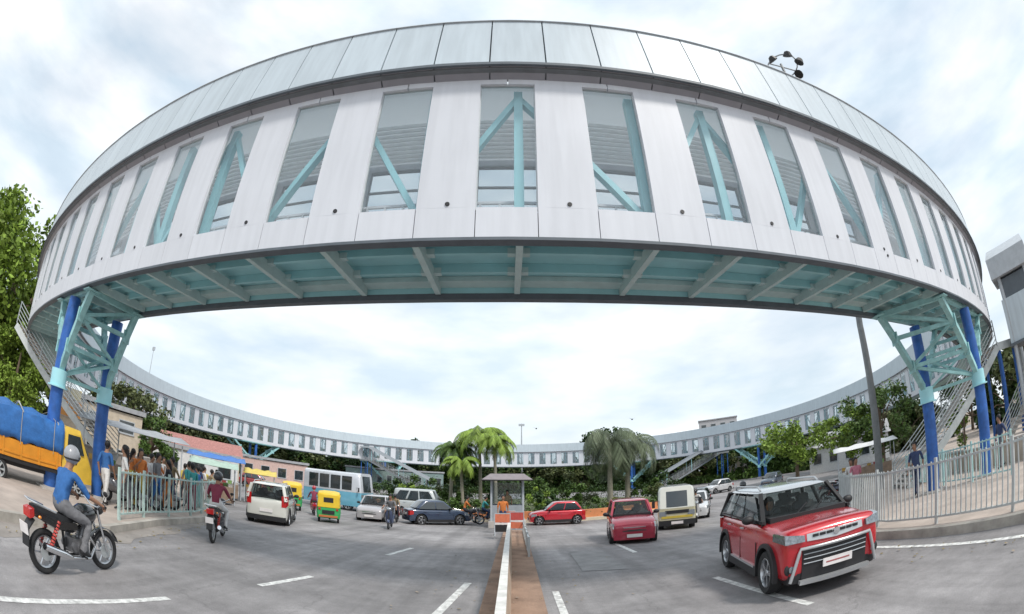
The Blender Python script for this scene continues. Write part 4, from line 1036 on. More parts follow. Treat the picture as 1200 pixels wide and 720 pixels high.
def standing(lean=0., stride=.12, arm=.1, up=False, hgt=1.0):
    z = hgt
    J = dict(pelvis=(0, 0, .94*z), chest=(.02+lean*.3, 0, 1.27*z), neck=(.02+lean*.5, 0, 1.46*z), head=(.045+lean*.6, 0, 1.60*z), face=(1, 0, -.1))
    for s, k in (('l', 1), ('r', -1)):
        st = stride*k
        J['sho_'+s] = (.0+lean*.35, .185*k, 1.39*z); J['elb_'+s] = (-st*arm*5-.03, .235*k, 1.12*z); J['wri_'+s] = (-st*arm*6+.07, .24*k, .87*z)
        J['hip_'+s] = (0, .095*k, .88*z); J['kne_'+s] = (st*.9+.03, .10*k, .49*z); J['ank_'+s] = (st*1.3-.02, .10*k, .09); J['toe_'+s] = (st*1.3+.14, .12*k, .035)
    if up: J['elb_r'] = (.12, -.24, 1.16*z); J['wri_r'] = (.24, -.12, 1.33*z)
    return J
def person(label, x, y, face, top, bot, base=.13, hgt=1.0, stride=.12, up=False, long=False, group=None, lean=0., sleeves='short'):
    J = standing(lean, stride, .15, up, hgt); o = body('person', J, CL[top], CL[bot], sub=1, sleeves=sleeves)
    hair(o, J, long=long); o.location = (x, y, gz(x, y)+base); o.rotation_euler = (0, 0, face); return tag(o, label, 'person', group)

# ------------------------------------------------------------------ vehicles
def paint(n, c, coat=1.): return pm('paint_'+n, c, .26, .2, var=.05, scale=1.5, coat=coat)
def wheel(parent, x, y, r, wd, rim=None, spokes=5, side=1, z=None):
    """tyre with a spoked rim, axle along y; side +1 shows its face towards +y"""
    z = r if z is None else z; T = Matrix.Translation((x, y, z)) @ Matrix.Rotation(RAD(-90)*side, 4, 'X')
    m = MB(); h = wd/2; m.lathe([(r*.66, -h*.9), (r*.9, -h), (r*.98, -h*.75), (r, -h*.3), (r, h*.3), (r*.98, h*.75), (r*.9, h), (r*.68, h*.86), (r*.64, h*.6), (r*.64, -h*.6)], 28, T)
    w_ = m.build('wheel', M_rubber, parent, 50)
    m = MB(); m.lathe([(r*.645, h*.62), (r*.69, h*.80), (r*.64, h*.86), (r*.60, h*.55), (r*.585, 0)], 28, T)
    for k in range(spokes):
        a = 2*pi*k/spokes; da = .20
        p = [T @ Vector((rr*cos(a+s*da*k2), rr*sin(a+s*da*k2), zz)) for (rr, k2, zz) in ((r*.12, 2.0, h*.62), (r*.62, .75, h*.70)) for s in (-1, 1)]
        q = [T @ Vector((rr*cos(a+s*da*k2), rr*sin(a+s*da*k2), zz-.03)) for (rr, k2, zz) in ((r*.12, 2.0, h*.62), (r*.62, .75, h*.70)) for s in (-1, 1)]
        m.add(p+q, [(0, 1, 3, 2), (4, 6, 7, 5), (0, 2, 6, 4), (1, 5, 7, 3), (2, 3, 7, 6), (0, 4, 5, 1)])
    m.lathe([(0, h*.74), (r*.14, h*.72), (r*.17, h*.55), (r*.17, 0)], 14, T); m.build('rim', rim or M_alloy, w_, 40)
    m = MB(); m.lathe([(0, h*.10), (r*.58, h*.10), (r*.58, h*.02), (0, h*.02)], 20, T); m.build('brake_disc', M_black, w_)
    return w_
def car(name, label, loc, rz, P_, cat='car', group=None):
    """P_: L W H belt hood wb r, body, roof paint and style"""
    L_, W, H, B = P_['L'], P_['W'], P_['H'], P_['belt']; hood = P_.get('hood', B); r = P_.get('r', .32); wb = P_.get('wb', L_*.62); zb = P_.get('clear', .20)
    paintm = P_['paint']; roofm = P_.get('roof', paintm); hx_ = L_/2; cowl = P_.get('cowl', hx_-L_*.25); tail = P_.get('tail', -hx_+.06)
    t = empty(name, loc, rz, label, cat, group)
    # lower body
    S = []
    hw = W/2; nb = hood-.16*H*P_.get('noseDrop', .6)
    boot = P_.get('boot', 0)           # length of a saloon boot
    st = [(-hx_, .80, zb+.16, B-.10), (-hx_+.05, .90, zb+.06, B-.035), (-hx_+.22, .965, zb, B), (-hx_*.62, .99, zb-.01, B), (-hx_*.25, 1, zb-.01, B), (hx_*.15, 1, zb-.01, B-.005), (cowl-.02, .99, zb-.01, B-.005), (cowl+.25*(hx_-cowl), .975, zb, hood-.01+(B-hood)*.5), (cowl+.62*(hx_-cowl), .95, zb+.01, hood-.05), (hx_-.16, .90+P_.get('nw', 0)*.5, zb+.03, nb+.03), (hx_-.05, .83+P_.get('nw', 0), zb+.08, nb-.05), (hx_, .70+P_.get('nw', 0)*1.6, zb+.16, nb-.12)]
    rings = []
    for x, f, z0, z1 in st:
        h_ = hw*f; dz = z1-z0
        half = [(0, z0), (h_*.75, z0), (h_*.95, z0+.035), (h_*.99, z0+.12*dz+.03), (h_*1.0, z0+.36*dz), (h_*1.0, z0+.58*dz), (h_*.985, z0+.80*dz), (h_*.955, z1-.05), (h_*.90, z1-.012), (h_*.80, z1+.004), (h_*.4, z1+.028), (0, z1+.036)]
        rings.append([(x, y, z) for y, z in half]+[(x, -y, z) for y, z in half[-2:0:-1]])
    m = MB().mat(paintm); m.loft(rings); m.mats.append(M_black)
    o = m.build('body', None, t); sb_ = o.modifiers.new('s', 'SUBSURF'); sb_.levels = 2; sb_.render_levels = 2; apply_mods(o)
    c2 = MB().mat(M_black)
    for sx in (-1, 1): c2.cyl((sx*wb/2+P_.get('wx', 0), -W, r+.01), (sx*wb/2+P_.get('wx', 0), W, r+.01), r*1.16, n=32)
    cut = c2.build('cutter', None, t); C.view_layer.update(); bo = o.modifiers.new('b', 'BOOLEAN'); bo.operation = 'DIFFERENCE'; bo.object = cut; bo.solver = 'EXACT'; apply_mods(o, 38)
    bpy.data.objects.remove(cut)
    if M_black.name not in [mm.name for mm in o.data.materials if mm]: o.data.materials.append(M_black)
    # cabin
    tz = H-.05; rr0 = P_.get('rearTop', tail+.32); rf = P_.get('frontTop', cowl-L_*.15); bw, tw_ = hw*.925, hw*.76
    def cabin_ring(z, xr, xf, w_, bulge=.05):
        q = []
        for (x, y) in ((xr, -w_*.90), (xr-bulge, -w_*.45), (xr-bulge*1.1, 0), (xr-bulge, w_*.45), (xr, w_*.90), (xr+.10, w_), (xr+(xf-xr)*.33, w_*1.01), (xr+(xf-xr)*.66, w_*1.01), (xf-.10, w_), (xf, w_*.90), (xf+bulge, w_*.45), (xf+bulge*1.15, 0), (xf+bulge, -w_*.45), (xf, -w_*.90), (xf-.10, -w_), (xr+(xf-xr)*.66, -w_*1.01), (xr+(xf-xr)*.33, -w_*1.01), (xr+.10, -w_)): q.append((x, y, z))
        return q
    def lerpr(v): return (tail+(rr0-tail)*v, cowl+(rf-cowl)*v, bw+(tw_-bw)*v, B-.03+(tz-B+.03)*v)
    rg = []
    opn = P_.get('open', False); GL = M_carg if opn else M_cglass
    for v in ((.90, .96) if opn else (0, .3, .65, .92)): xr, xf, w_, z = lerpr(v); rg.append(cabin_ring(z, xr, xf, w_))
    xr, xf, w_, z = lerpr(1); rg.append(cabin_ring(z+.005, xr+.04, xf-.05, w_*.95)); rg.append(cabin_ring(H-.015, xr+.14, xf-.18, w_*.80)); rg.append(cabin_ring(H, xr+.35, xf-.42, w_*.5))
    m = MB().mat(roofm); m.loft(rg); cb = m.build('cabin', None, t); sb_ = cb.modifiers.new('s', 'SUBSURF'); sb_.levels = 1; sb_.render_levels = 1; apply_mods(cb, 45)
    if P_.get('pillar'):
        cb.data.materials.append(P_['pillar'])
        for p in cb.data.polygons:
            if p.center.z < tz-.035: p.material_index = 1
    if opn:
        xr0, xf0, w0_, z0_ = lerpr(-.02); xr1, xf1, w1_, z1_ = lerpr(.95); pmt = P_.get('pillar', paintm)
        for s in (-1, 1):
            for fl_, fu_, wd_ in ((0, 0, .13), (.315, .42, .07), (.62, .645, .07), (1, 1, .075)):
                m = MB(); xl_ = xr0+(xf0-xr0)*fl_+(.05 if fl_ == 0 else (-.03 if fl_ == 1 else 0)); xu_ = xr1+(xf1-xr1)*fu_+(.06 if fu_ == 0 else (-.04 if fu_ == 1 else 0))
                m.bar((xl_, s*w0_*.965, z0_), (xu_, s*w1_*.955, z1_), wd_, .05); m.build('pillar', pmt, cb)
            m = MB(); m.bar((xr0+.05, s*w0_*.975, B+.02), (xf0, s*w0_*.975, B+.02), .05, .05); m.build('window_sill', M_black, cb)
        m = MB(); m.box(((tail+cowl)/2, 0, B+.012), (cowl-tail-.25, 2*bw*.93, .05)); m.box((cowl-.12, 0, B+.03), (.35, 2*bw*.86, .10)); m.build('interior', M_black, t)
        for sx, yy in ((.18, .36), (.18, -.36), (-.75, .36), (-.75, -.36)):
            m = MB(); x0 = cowl-.95+sx-.18; m.loft([[(x0-.02-k*.06, yy-w2, B-.1+k*.13), (x0+.10-k*.06, yy-w2, B-.1+k*.13), (x0+.10-k*.06, yy+w2, B-.1+k*.13), (x0-.02-k*.06, yy+w2, B-.1+k*.13)] for k, w2 in ((0, .23), (1, .23), (1.9, .20), (2.1, .11), (2.9, .12), (3.1, .09))]); m.build('seat', pm('seat_cloth', (.10, .10, .105), .9), t, 40)
        m = MB(); Ts = Matrix.Translation((cowl-.42, -.36, B+.06)) @ Matrix.Rotation(RAD(-62), 4, 'Y'); m.tube([Ts @ Vector((.17*cos(2*pi*k/20), .17*sin(2*pi*k/20), 0)) for k in range(21)], .014, 6); m.build('steering_wheel', M_black, t)
        m = MB(); m.box((rf-.06, 0, tz-.14), (.03, .24, .07)); m.build('rear_view_mirror', M_black, t)
    # glass laid 6 mm proud of the cabin
    def panel(nm, pts, mat=None, off=.007, par=t):
        mat = mat or GL
        """pts: grid rows of points; pushed out along the patch normal"""
        rows = [[Vector(p) for p in row] for row in pts]; n = (rows[0][-1]-rows[0][0]).cross(rows[-1][0]-rows[0][0]).normalized(); c = sum((p for row in rows for p in row), Vector())/(len(rows)*len(rows[0]))
        if n.dot(c-Vector((0, 0, B))) < 0: n = -n
        vs = [p+n*off for row in rows for p in row]+[p-n*.01 for row in rows for p in row]; nr, ncol = len(rows), len(rows[0]); k = nr*ncol; fs = []
        for i in range(nr-1):
            for j in range(ncol-1): a = i*ncol+j; fs.append((a, a+1, a+ncol+1, a+ncol))
        rim = [j for j in range(ncol)]+[i*ncol+ncol-1 for i in range(1, nr)]+[(nr-1)*ncol+j for j in range(ncol-2, -1, -1)]+[i*ncol for i in range(nr-2, 0, -1)]
        for q in range(len(rim)): a, b = rim[q], rim[(q+1) % len(rim)]; fs.append((a, b, b+k, a+k))
        m = MB(); m.add(vs, fs); return m.build(nm, mat, par, 35)
    def fr(v, u, front=True):     # point on the front / rear screen, u -1..1
        xr, xf, w_, z = lerpr(v); bl = .05*(1-abs(u)**2)*1.12; return ((xf+bl-.006) if front else (xr-bl+.006), u*w_*.90, z)
    us = [-.93, -.6, -.3, 0, .3, .6, .93]
    ws = panel('windscreen', [[fr(v, u*(1-.02*v)) for u in us] for v in (.02 if opn else .10, .5, .93)])
    m = MB()
    for yy in (-.35, .12): m.bar(Vector(fr(.12, yy))+Vector((.02, 0, .0)), Vector(fr(.42, yy+.42))+Vector((.03, 0, .02)), .018)
    m.build('wiper', M_black, ws)
    panel('rear_window', [[fr(v, u*.93, False) for u in us] for v in (P_.get('rw0', .22), .55, .90)])
    def sd_(x, v, s):
        xr, xf, w_, z = lerpr(v); return (x, s*(w_*1.008+.002), z)
    vl = .04 if opn else .12; xa, xb, _, _ = lerpr(vl); xc, xd, _, _ = lerpr(.90)
    nwin = P_.get('doors', 2)
    for s in (-1, 1):
        segs = [(.035, .30, .16, .40), (.34, .605, .44, .63), (.64, .955, .66, .90)] if nwin == 3 else ([(.06, .50, .13, .50), (.53, .95, .53, .88)] if nwin == 2 else [(.10, .93, .18, .86)])
        for (a0, a1, c0, c1) in segs:
            L0 = lambda f: xa+(xb-xa)*f; L1 = lambda f: xc+(xd-xc)*f
            panel('side_window', [[sd_(L0(a0), vl, s), sd_(L0((a0+a1)/2), vl, s), sd_(L0(a1), vl, s)], [sd_((L0(a0)+L1(c0))/2, .5, s), sd_((L0((a0+a1)/2)+L1((c0+c1)/2))/2, .5, s), sd_((L0(a1)+L1(c1))/2, .5, s)], [sd_(L1(c0), .87, s), sd_(L1((c0+c1)/2), .87, s), sd_(L1(c1), .87, s)]], off=.012)
    for s in (-1, 1):
        m = MB(); 
        for x in (wb/2-r*1.3, wb/2-r*1.3-.92 if P_.get('doors', 2) > 1 else -.6): m.box((x, s*hw*.998, zb+.36), (.010, .012, B-zb-.46))
        split_pieces(m.build('door_seam', M_black, t))
        for x in ((wb/2-r*1.3-.80), (wb/2-r*1.3-1.68)): m = MB(); m.box((x, s*(hw*.99+.012), B-.13), (.17, .03, .028)); m.build('door_handle', M_silver if P_.get('hero') else paintm, t)
        m = MB(); mx = cowl-.32; m.sphere((mx, s*(hw*.96+.12), B+.07), (.07, .11, .075), 12, 8); m.bar((mx, s*hw*.88, B), (mx, s*(hw+.06), B+.04), .05); m.build('mirror', P_.get('mirror', M_black), t, 60)
        m = MB(); n = 20    # wheel arch trims
        for sx in (-1, 1):
            cx_ = sx*wb/2+P_.get('wx', 0); rg_ = []
            for k in range(n+1): a = RAD(-12)+(pi+RAD(24))*k/n; rg_.append([(cx_+rq*cos(a), s*yy, r+.01+rq*sin(a)) for rq, yy in ((r*1.14, hw*.93), (r*1.14, hw*1.015), (r*1.32, hw*1.008), (r*1.32, hw*.93))])
            m.loft(rg_)
        if P_.get('arch', True): split_pieces(m.build('arch_trim', M_black, t, 40))
        m = MB(); m.box((0, s*hw*.975, zb+.06), (wb-2*r*1.15, .07, .16)); m.build('side_skirt', M_black, t)
        for sx in (-1, 1): wheel(t, sx*wb/2+P_.get('wx', 0), s*(hw-.11), r, .21, P_.get('rim'), 5, s)
        # lamps
        zl = nb-.13; hl = P_.get('lampH', .13); nx_ = .062 if P_.get('nw') else 0; ny_ = .045 if P_.get('nw') else 0
        y0 = s*hw*P_.get('lamp0', .52); y1 = s*hw*(.875+ny_)
        m = MB(); m.loft([[(hx_-.075, y0, zl-hl*.35), (hx_-.015+nx_, y0, zl-hl*.35), (hx_-.045+nx_, y0, zl+hl*.5), (hx_-.09, y0, zl+hl*.5)], [(hx_-.20, y1, zl-hl*.45), (hx_-.085+nx_, y1, zl-hl*.45), (hx_-.13+nx_, y1, zl+hl*.85), (hx_-.22, y1, zl+hl*.85)], [(hx_-.40, s*hw*.93, zl-hl*.05), (hx_-.34, s*hw*(.975+ny_*.8), zl-hl*.05), (hx_-.36, s*hw*(.965+ny_*.8), zl+hl*.95), (hx_-.42, s*hw*.93, zl+hl*.95)]]); m.build('headlight', P_.get('lensm', M_lens), t, 40)
        m = MB(); zt_ = P_.get('tailZ', B-.20); th = P_.get('tailH', .26)
        m.loft([[(-hx_-.005, s*hw*.70, zt_-th/2), (-hx_+.06, s*hw*.70, zt_-th/2), (-hx_+.06, s*hw*.70, zt_+th/2), (-hx_+.0, s*hw*.70, zt_+th/2)], [(-hx_+.035, s*hw*.90, zt_-th/2), (-hx_+.1, s*hw*.86, zt_-th/2), (-hx_+.1, s*hw*.86, zt_+th/2), (-hx_+.03, s*hw*.90, zt_+th/2)], [(-hx_+.24, s*hw*.985, zt_-th*.3), (-hx_+.24, s*hw*.93, zt_-th*.3), (-hx_+.24, s*hw*.93, zt_+th/2), (-hx_+.24, s*hw*.98, zt_+th/2)]]); m.build('tail_light', M_redl, t, 40)
    # bumpers, grille, plates
    m = MB(); m.loft([[(hx_-.28, y, zb+.02), (hx_+.005-.10*abs(y/hw)**2.5, y, zb+.02), (hx_+.02-.10*abs(y/hw)**2.5, y, zb+.17), (hx_-.2, y, zb+.17)] for y in [hw*q for q in (-.84, -.55, -.2, .2, .55, .84)]]); m.build('front_bumper', M_black if P_.get('hero') else P_.get('bumper', M_black), t, 40)
    m = MB(); m.loft([[(-hx_+.22, y, zb+.04), (-hx_-.03+.08*abs(y/hw)**2.5, y, zb+.04), (-hx_-.045+.08*abs(y/hw)**2.5, y, zb+.22), (-hx_+.2, y, zb+.22)] for y in [hw*q for q in (-.90, -.6, -.2, .2, .6, .90)]]); m.build('rear_bumper', P_.get('bumper', M_black), t, 40)
    if not P_.get('hero'):
        m = MB(); gh = P_.get('grilleH', .10)
        m.loft([[(hx_-.14, y, nb-.24-gh/2), (hx_+.012-.06*abs(y/hw)**2, y, nb-.24-gh/2), (hx_-.01-.06*abs(y/hw)**2, y, nb-.24+gh/2), (hx_-.14, y, nb-.24+gh/2)] for y in [hw*q for q in (-.48, -.2, .2, .48)]]); m.build('grille', M_black, t)
        m = MB(); m.box((hx_-.003, 0, nb-.155), (.035, hw*.9, .022)); m.build('grille_bar', M_chrome, t)
        m = MB(); m.box((hx_+.035, 0, zb+.16), (.02, .50, .11)); m.build('number_plate', M_plate, t)
    m = MB(); m.box((-hx_-.02, 0, P_.get('plateZ', zb+.42)), (.03, .50, .12)); m.build('number_plate', M_plate, t)
    if P_.get('rails'):
        for s in (-1, 1): m = MB(); m.tube([(rr0+.18, s*tw_*.86, H-.03), (rr0+.28, s*tw_*.86, H+.035), (rf-.35, s*tw_*.86, H+.035), (rf-.22, s*tw_*.86, H-.03)], .018, 8); m.build('roof_rail', M_silver, t, 60)
    return t, dict(hx=hx_, hw=hw, nb=nb, zb=zb, B=B, hood=hood, cowl=cowl)

def place(px, py, heading_az):   # heading measured clockwise from +Y -> rotation of a thing whose nose is +X
    return (px, py, gz(px, py)), RAD(90-heading_az)
# hero: red sport utility car with silver guard
HM = 192.0
c = Vector((4.86, 7.15, 0))
loc, rz = (c.x, c.y, gz(c.x, c.y)), RAD(90-HM)
hero, q = car('suv_car', 'bright red sport utility car with a pale roof and silver front guard, nearest the camera', loc, rz,
    dict(L=3.95, W=1.79, H=1.63, belt=1.10, hood=1.09, nw=.07, wb=2.5, r=.355, clear=.24, paint=paint('red', (.50, .018, .028)), roof=paint('white', (.42, .44, .46)), cowl=.95, frontTop=.38, tail=-1.88, rearTop=-1.62, doors=3, hero=True, rails=True, noseDrop=.16, lampH=.105, lamp0=.60, lensm=pm('smoked_lens', (.20, .22, .24), .05, .5, spec=.8, coat=1, var=.5, scale=26), pillar=M_black, open=True))
hx_, hw, nb, zb = q['hx'], q['hw'], q['nb'], q['zb']
m = MB()    # chrome grille band with dark slots
m.loft([[(hx_-.10, y, nb-.20+.05*abs(y/hw)), (hx_+.02-.07*abs(y/hw)**2, y, nb-.205+.05*abs(y/hw)), (hx_-.005-.07*abs(y/hw)**2, y, nb-.075), (hx_-.10, y, nb-.065)] for y in [hw*k for k in (-.54, -.3, 0, .3, .54)]]); gr = m.build('grille', M_silver, hero, 40)
m = MB()
for k in range(7):
    y = (k-3)*.115
    if k == 3: continue
    m.box((hx_+.012-.07*abs(y/hw)**2, y, nb-.115), (.02, .088, .04))
split_pieces(m.build('grille_slot', M_black, gr))
m = MB(); m.lathe([(0, .02), (.05, .018), (.058, 0)], 16, Matrix.Translation((hx_+.015, 0, nb-.12)) @ Matrix.Rotation(RAD(90), 4, 'Y')); m.build('badge', M_chrome, gr)
m = MB()    # dark lower mouth
m.loft([[(hx_-.12, y, zb+.10), (hx_+.022-.08*abs(y/hw)**2, y, zb+.06), (hx_+.04-.08*abs(y/hw)**2, y, nb-.30), (hx_-.12, y, nb-.30)] for y in [hw*k for k in (-.62, -.3, 0, .3, .62)]]); li = m.build('lower_intake', M_black, hero, 40)
m = MB()
for k in range(3): m.tube([(hx_+.045-.08*abs(y/hw)**2, y, nb-.36-k*.07) for y in [hw*k2 for k2 in (-.60, -.3, 0, .3, .60)]], .008, 6)
m.build('intake_slat', M_gray2, li)
m = MB()    # silver guard frame
def gp(y, z): return (hx_+.075-.09*abs(y/hw)**2, y, z)
top = [gp(y, nb-.27) for y in (-.60, -.3, 0, .3, .60)]; m.tube([gp(-.74, zb+.06), gp(-.62, nb-.33)]+top+[gp(.62, nb-.33), gp(.74, zb+.06)], .026, 10)
m.loft([[(hx_-.02, y, zb+.02), (hx_+.09-.09*abs(y/hw)**2, y, zb+.0), (hx_+.11-.09*abs(y/hw)**2, y, zb+.065), (hx_-.0, y, zb+.07)] for y in (-.60, -.3, 0, .3, .60)]); m.build('front_guard', M_silver, hero, 50)
m = MB(); m.box((hx_+.085, 0, zb+.27), (.02, .50, .12)); npz = m.build('number_plate', M_plate, hero)
m = MB(); m.box((hx_+.0965, 0, zb+.27), (.003, .40, .022)); m.build('plate_text_band', pm('plate_ink', (.35, .10, .10), .6), npz)
for s in (-1, 1):
    m = MB(); m.lathe([(0, .03), (.055, .028), (.07, .012), (.105, 0), (.105, -.03)], 16, Matrix.Translation((hx_-.055, s*hw*.79, zb+.25)) @ Matrix.Rotation(RAD(90), 4, 'Y') @ Matrix.Rotation(RAD(12*s), 4, 'X')); f = m.build('fog_light', M_black, hero, 40)
    m = MB(); m.lathe([(0, .035), (.05, .032), (.055, .02)], 14, Matrix.Translation((hx_-.05, s*hw*.79, zb+.25)) @ Matrix.Rotation(RAD(90), 4, 'Y')); m.build('fog_lens', M_lens, f, 40)
    m = MB(); m.box((0, s*hw*1.0, zb+.135), (1.45, .03, .035)); m.build('skirt_trim', M_silver, hero)
# other cars
loc, rz = place(-9.5, 17.2, -21)
car('suv_car', 'white high backed car seen from behind with a dark rear window on the left', loc, rz, dict(L=4.0, W=1.70, H=1.66, belt=1.08, hood=1.02, wb=2.5, r=.33, paint=paint('white2', (.70, .69, .63)), tail=-2.04, rearTop=-1.86, cowl=.95, doors=3, rw0=.16, tailZ=1.02, tailH=.42, rails=True, open=True))
loc, rz = place(4.3, 16.4, 190)
hatch1, _q = car('hatchback', 'small deep red hatchback coming towards the camera in front of the cream van', loc, rz, dict(L=3.6, W=1.60, H=1.52, belt=.95, hood=.93, wb=2.36, r=.285, paint=paint('red2', (.38, .022, .05)), cowl=.85, frontTop=.20, tail=-1.72, rearTop=-1.42, arch=False, bumper=paint('red2', (.38, .02, .03)), clear=.19, open=True))
loc, rz = place(2.75, 27.6, 265)
car('hatchback', 'bright red hatchback seen side on beside the police booth', loc, rz, dict(L=3.3, W=1.5, H=1.42, belt=.88, hood=.84, wb=2.2, r=.28, paint=paint('red3', (.50, .015, .03)), cowl=.8, frontTop=.15, tail=-1.5, rearTop=-1.15, arch=False, bumper=paint('red3', (.5, .015, .03))))
loc, rz = place(-4.15, 26.6, 60)
car('saloon_car', 'dark blue car seen side on with pale windows, crossing behind the scooter', loc, rz, dict(L=3.7, W=1.65, H=1.46, belt=.90, hood=.86, wb=2.3, r=.31, paint=paint('navy', (.035, .055, .10)), cowl=.85, frontTop=.25, tail=-1.5, rearTop=-.95, arch=False, bumper=paint('navy', (.03, .05, .10))))
loc, rz = place(-7.7, 26.4, 175)
car('hatchback', 'silver grey car facing the camera between the bus and the scooter', loc, rz, dict(L=3.7, W=1.66, H=1.5, belt=.93, hood=.90, wb=2.36, r=.29, paint=paint('silver', (.42, .40, .41)), cowl=.8, frontTop=.15, tail=-1.7, rearTop=-1.4, arch=False, bumper=paint('silver', (.42, .4, .41)), open=True))
loc, rz = place(10.2, 24.3, 205)
car('hatchback', 'small white car behind the red and white one, right of the cream van', loc, rz, dict(L=3.6, W=1.6, H=1.5, belt=.95, hood=.9, wb=2.3, r=.28, paint=paint('white3', (.68, .68, .68)), cowl=.8, frontTop=.15, tail=-1.7, rearTop=-1.4, arch=False, bumper=paint('white3', (.68, .68, .68))))
loc, rz = place(12.4, 29.5, 215)
car('hatchback', 'dark grey car waiting farthest back on the right road', loc, rz, dict(L=3.6, W=1.6, H=1.5, belt=.95, hood=.9, wb=2.3, r=.28, paint=paint('dgrey', (.06, .065, .07)), cowl=.8, frontTop=.15, tail=-1.7, rearTop=-1.4, arch=False))
loc, rz = place(-6.2, 32.5, 95)
car('minivan', 'pale grey minivan behind the dark blue car', loc, rz, dict(L=3.8, W=1.6, H=1.95, belt=1.10, hood=1.08, wb=2.3, r=.30, paint=paint('pgrey', (.50, .53, .53)), cowl=1.35, frontTop=1.0, tail=-1.82, rearTop=-1.75, doors=3, arch=False))

def boxy(name, label, loc, rz, L_, W, H, low, up, split, cat, wheels, r=.40, cab=None, nwin=6, zb=.35, rnd=.16, roofm=None, group=None):
    """bus or van body: rounded box with bands of colour, windscreen, side windows"""
    t = empty(name, loc, rz, label, cat, group)
    def ring(x, z0, z1, w_, rd): 
        pts = [(w_, z0), (w_, z1-rd), (w_-rd*.3, z1-rd*.3), (w_-rd, z1), (-w_+rd, z1), (-w_+rd*.3, z1-rd*.3), (-w_, z1-rd), (-w_, z0)]; return [(x, y, z) for y, z in pts]
    m = MB(); xs = [(-L_/2, .94), (-L_/2+.08, 1), (L_/2-.35, 1), (L_/2-.08, .97), (L_/2, .88)]
    m.loft([[(x, y*f, z) for (_, y, z) in ring(x, zb, split, W/2, .02)] for x, f in xs]); m.build('lower_body', low, t, 40)
    m = MB(); rk = cab or .18
    rg = []
    for k, (x, f) in enumerate(xs): rg.append([(x-(rk*max(0, (z-split)/(H-split)) if k >= 2 else 0), y*f*(1-.05*(z-split)/(H-split)), z) for (_, y, z) in ring(x, split+.003, H, W/2, rnd)])
    m.loft(rg); m.build('upper_body', up, t, 40)
    # glass
    def fx(z): return L_/2-rk*(z-split)/(H-split)
    z0, z1 = split+.05, H-.20
    m = MB(); m.loft([[(fx(z0)-.25, y, z0), (fx(z0)+.012-.06*abs(2*y/W)**3, y, z0), (fx(z1)+.012-.06*abs(2*y/W)**3, y, z1), (fx(z1)-.25, y, z1)] for y in [W/2*q for q in (-.84, -.5, 0, .5, .84)]]); m.build('windscreen', M_cglass, t, 30)
    m = MB(); m.box((-L_/2-.003, 0, (z0+z1)/2), (.03, W*.72, (z1-z0)*.8)); m.build('rear_window', M_cglass, t)
    n = nwin; span = L_-1.1
    for s in (-1, 1):
        for k in range(n): xc = -L_/2+.45+span*(k+.5)/n; m = MB(); m.box((xc, s*(W/2*.988), (z0+z1)/2), (span/n*.84, .03, (z1-z0)*.86)); m.build('side_window', M_cglass, t)
        for x in wheels: wheel(t, x, s*(W/2-.14), r, .24, M_gray, 6, s)
        m = MB(); m.box((L_/2-.01, s*W*.37, split-.22), (.06, .30, .20)); m.build('headlight', M_lens, t)
        m = MB(); m.box((-L_/2-.0, s*W*.40, split-.2), (.04, .12, .3)); m.build('tail_light', M_redl, t)
        m = MB(); m.bar((L_/2-.3, s*W*.5, split+.35), (L_/2-.05, s*(W*.5+.16), split+.35), .03); m.box((L_/2-.05, s*(W*.5+.18), split+.22), (.04, .13, .3)); m.build('mirror', M_black, t)
    m = MB(); m.box((L_/2+.03, 0, zb+.12), (.12, W*.96, .22)); m.build('front_bumper', M_black, t)
    m = MB(); m.box((L_/2+.097, 0, zb+.12), (.012, .5, .12)); m.build('number_plate', M_plate, t)
    m = MB(); m.box((-L_/2-.03, 0, zb+.1), (.1, W*.96, .2)); m.build('rear_bumper', M_black, t)
    return t
loc, rz = place(-12.3, 32.2, 100)
boxy('bus', 'light blue and white bus standing behind the auto rickshaws on the left', loc, rz, 4.9, 2.1, 2.75, paint('sky', (.16, .42, .56)), paint('buswhite', (.60, .62, .66)), 1.35, 'bus', (-1.4, 1.4), .42, nwin=4, rnd=.3)
loc, rz = place(7.45, 20.2, 198)
vt = boxy('van', 'cream van with a big windscreen and a yellow band, behind the small red hatchback', loc, rz, 3.9, 1.62, 1.92, paint('cream', (.60, .56, .38)), paint('creamw', (.64, .63, .56)), 1.0, 'van', (-1.15, 1.2), .30, cab=.42, nwin=3, zb=.26)
m = MB(); m.box((1.955, 0, .62), (.02, 1.3, .10)); m.build('yellow_band', pm('yellow_band', (.60, .45, .06), .5), vt)
m = MB(); m.box((1.96, 0, .84), (.02, 1.0, .14)); m.build('grille', M_black, vt)

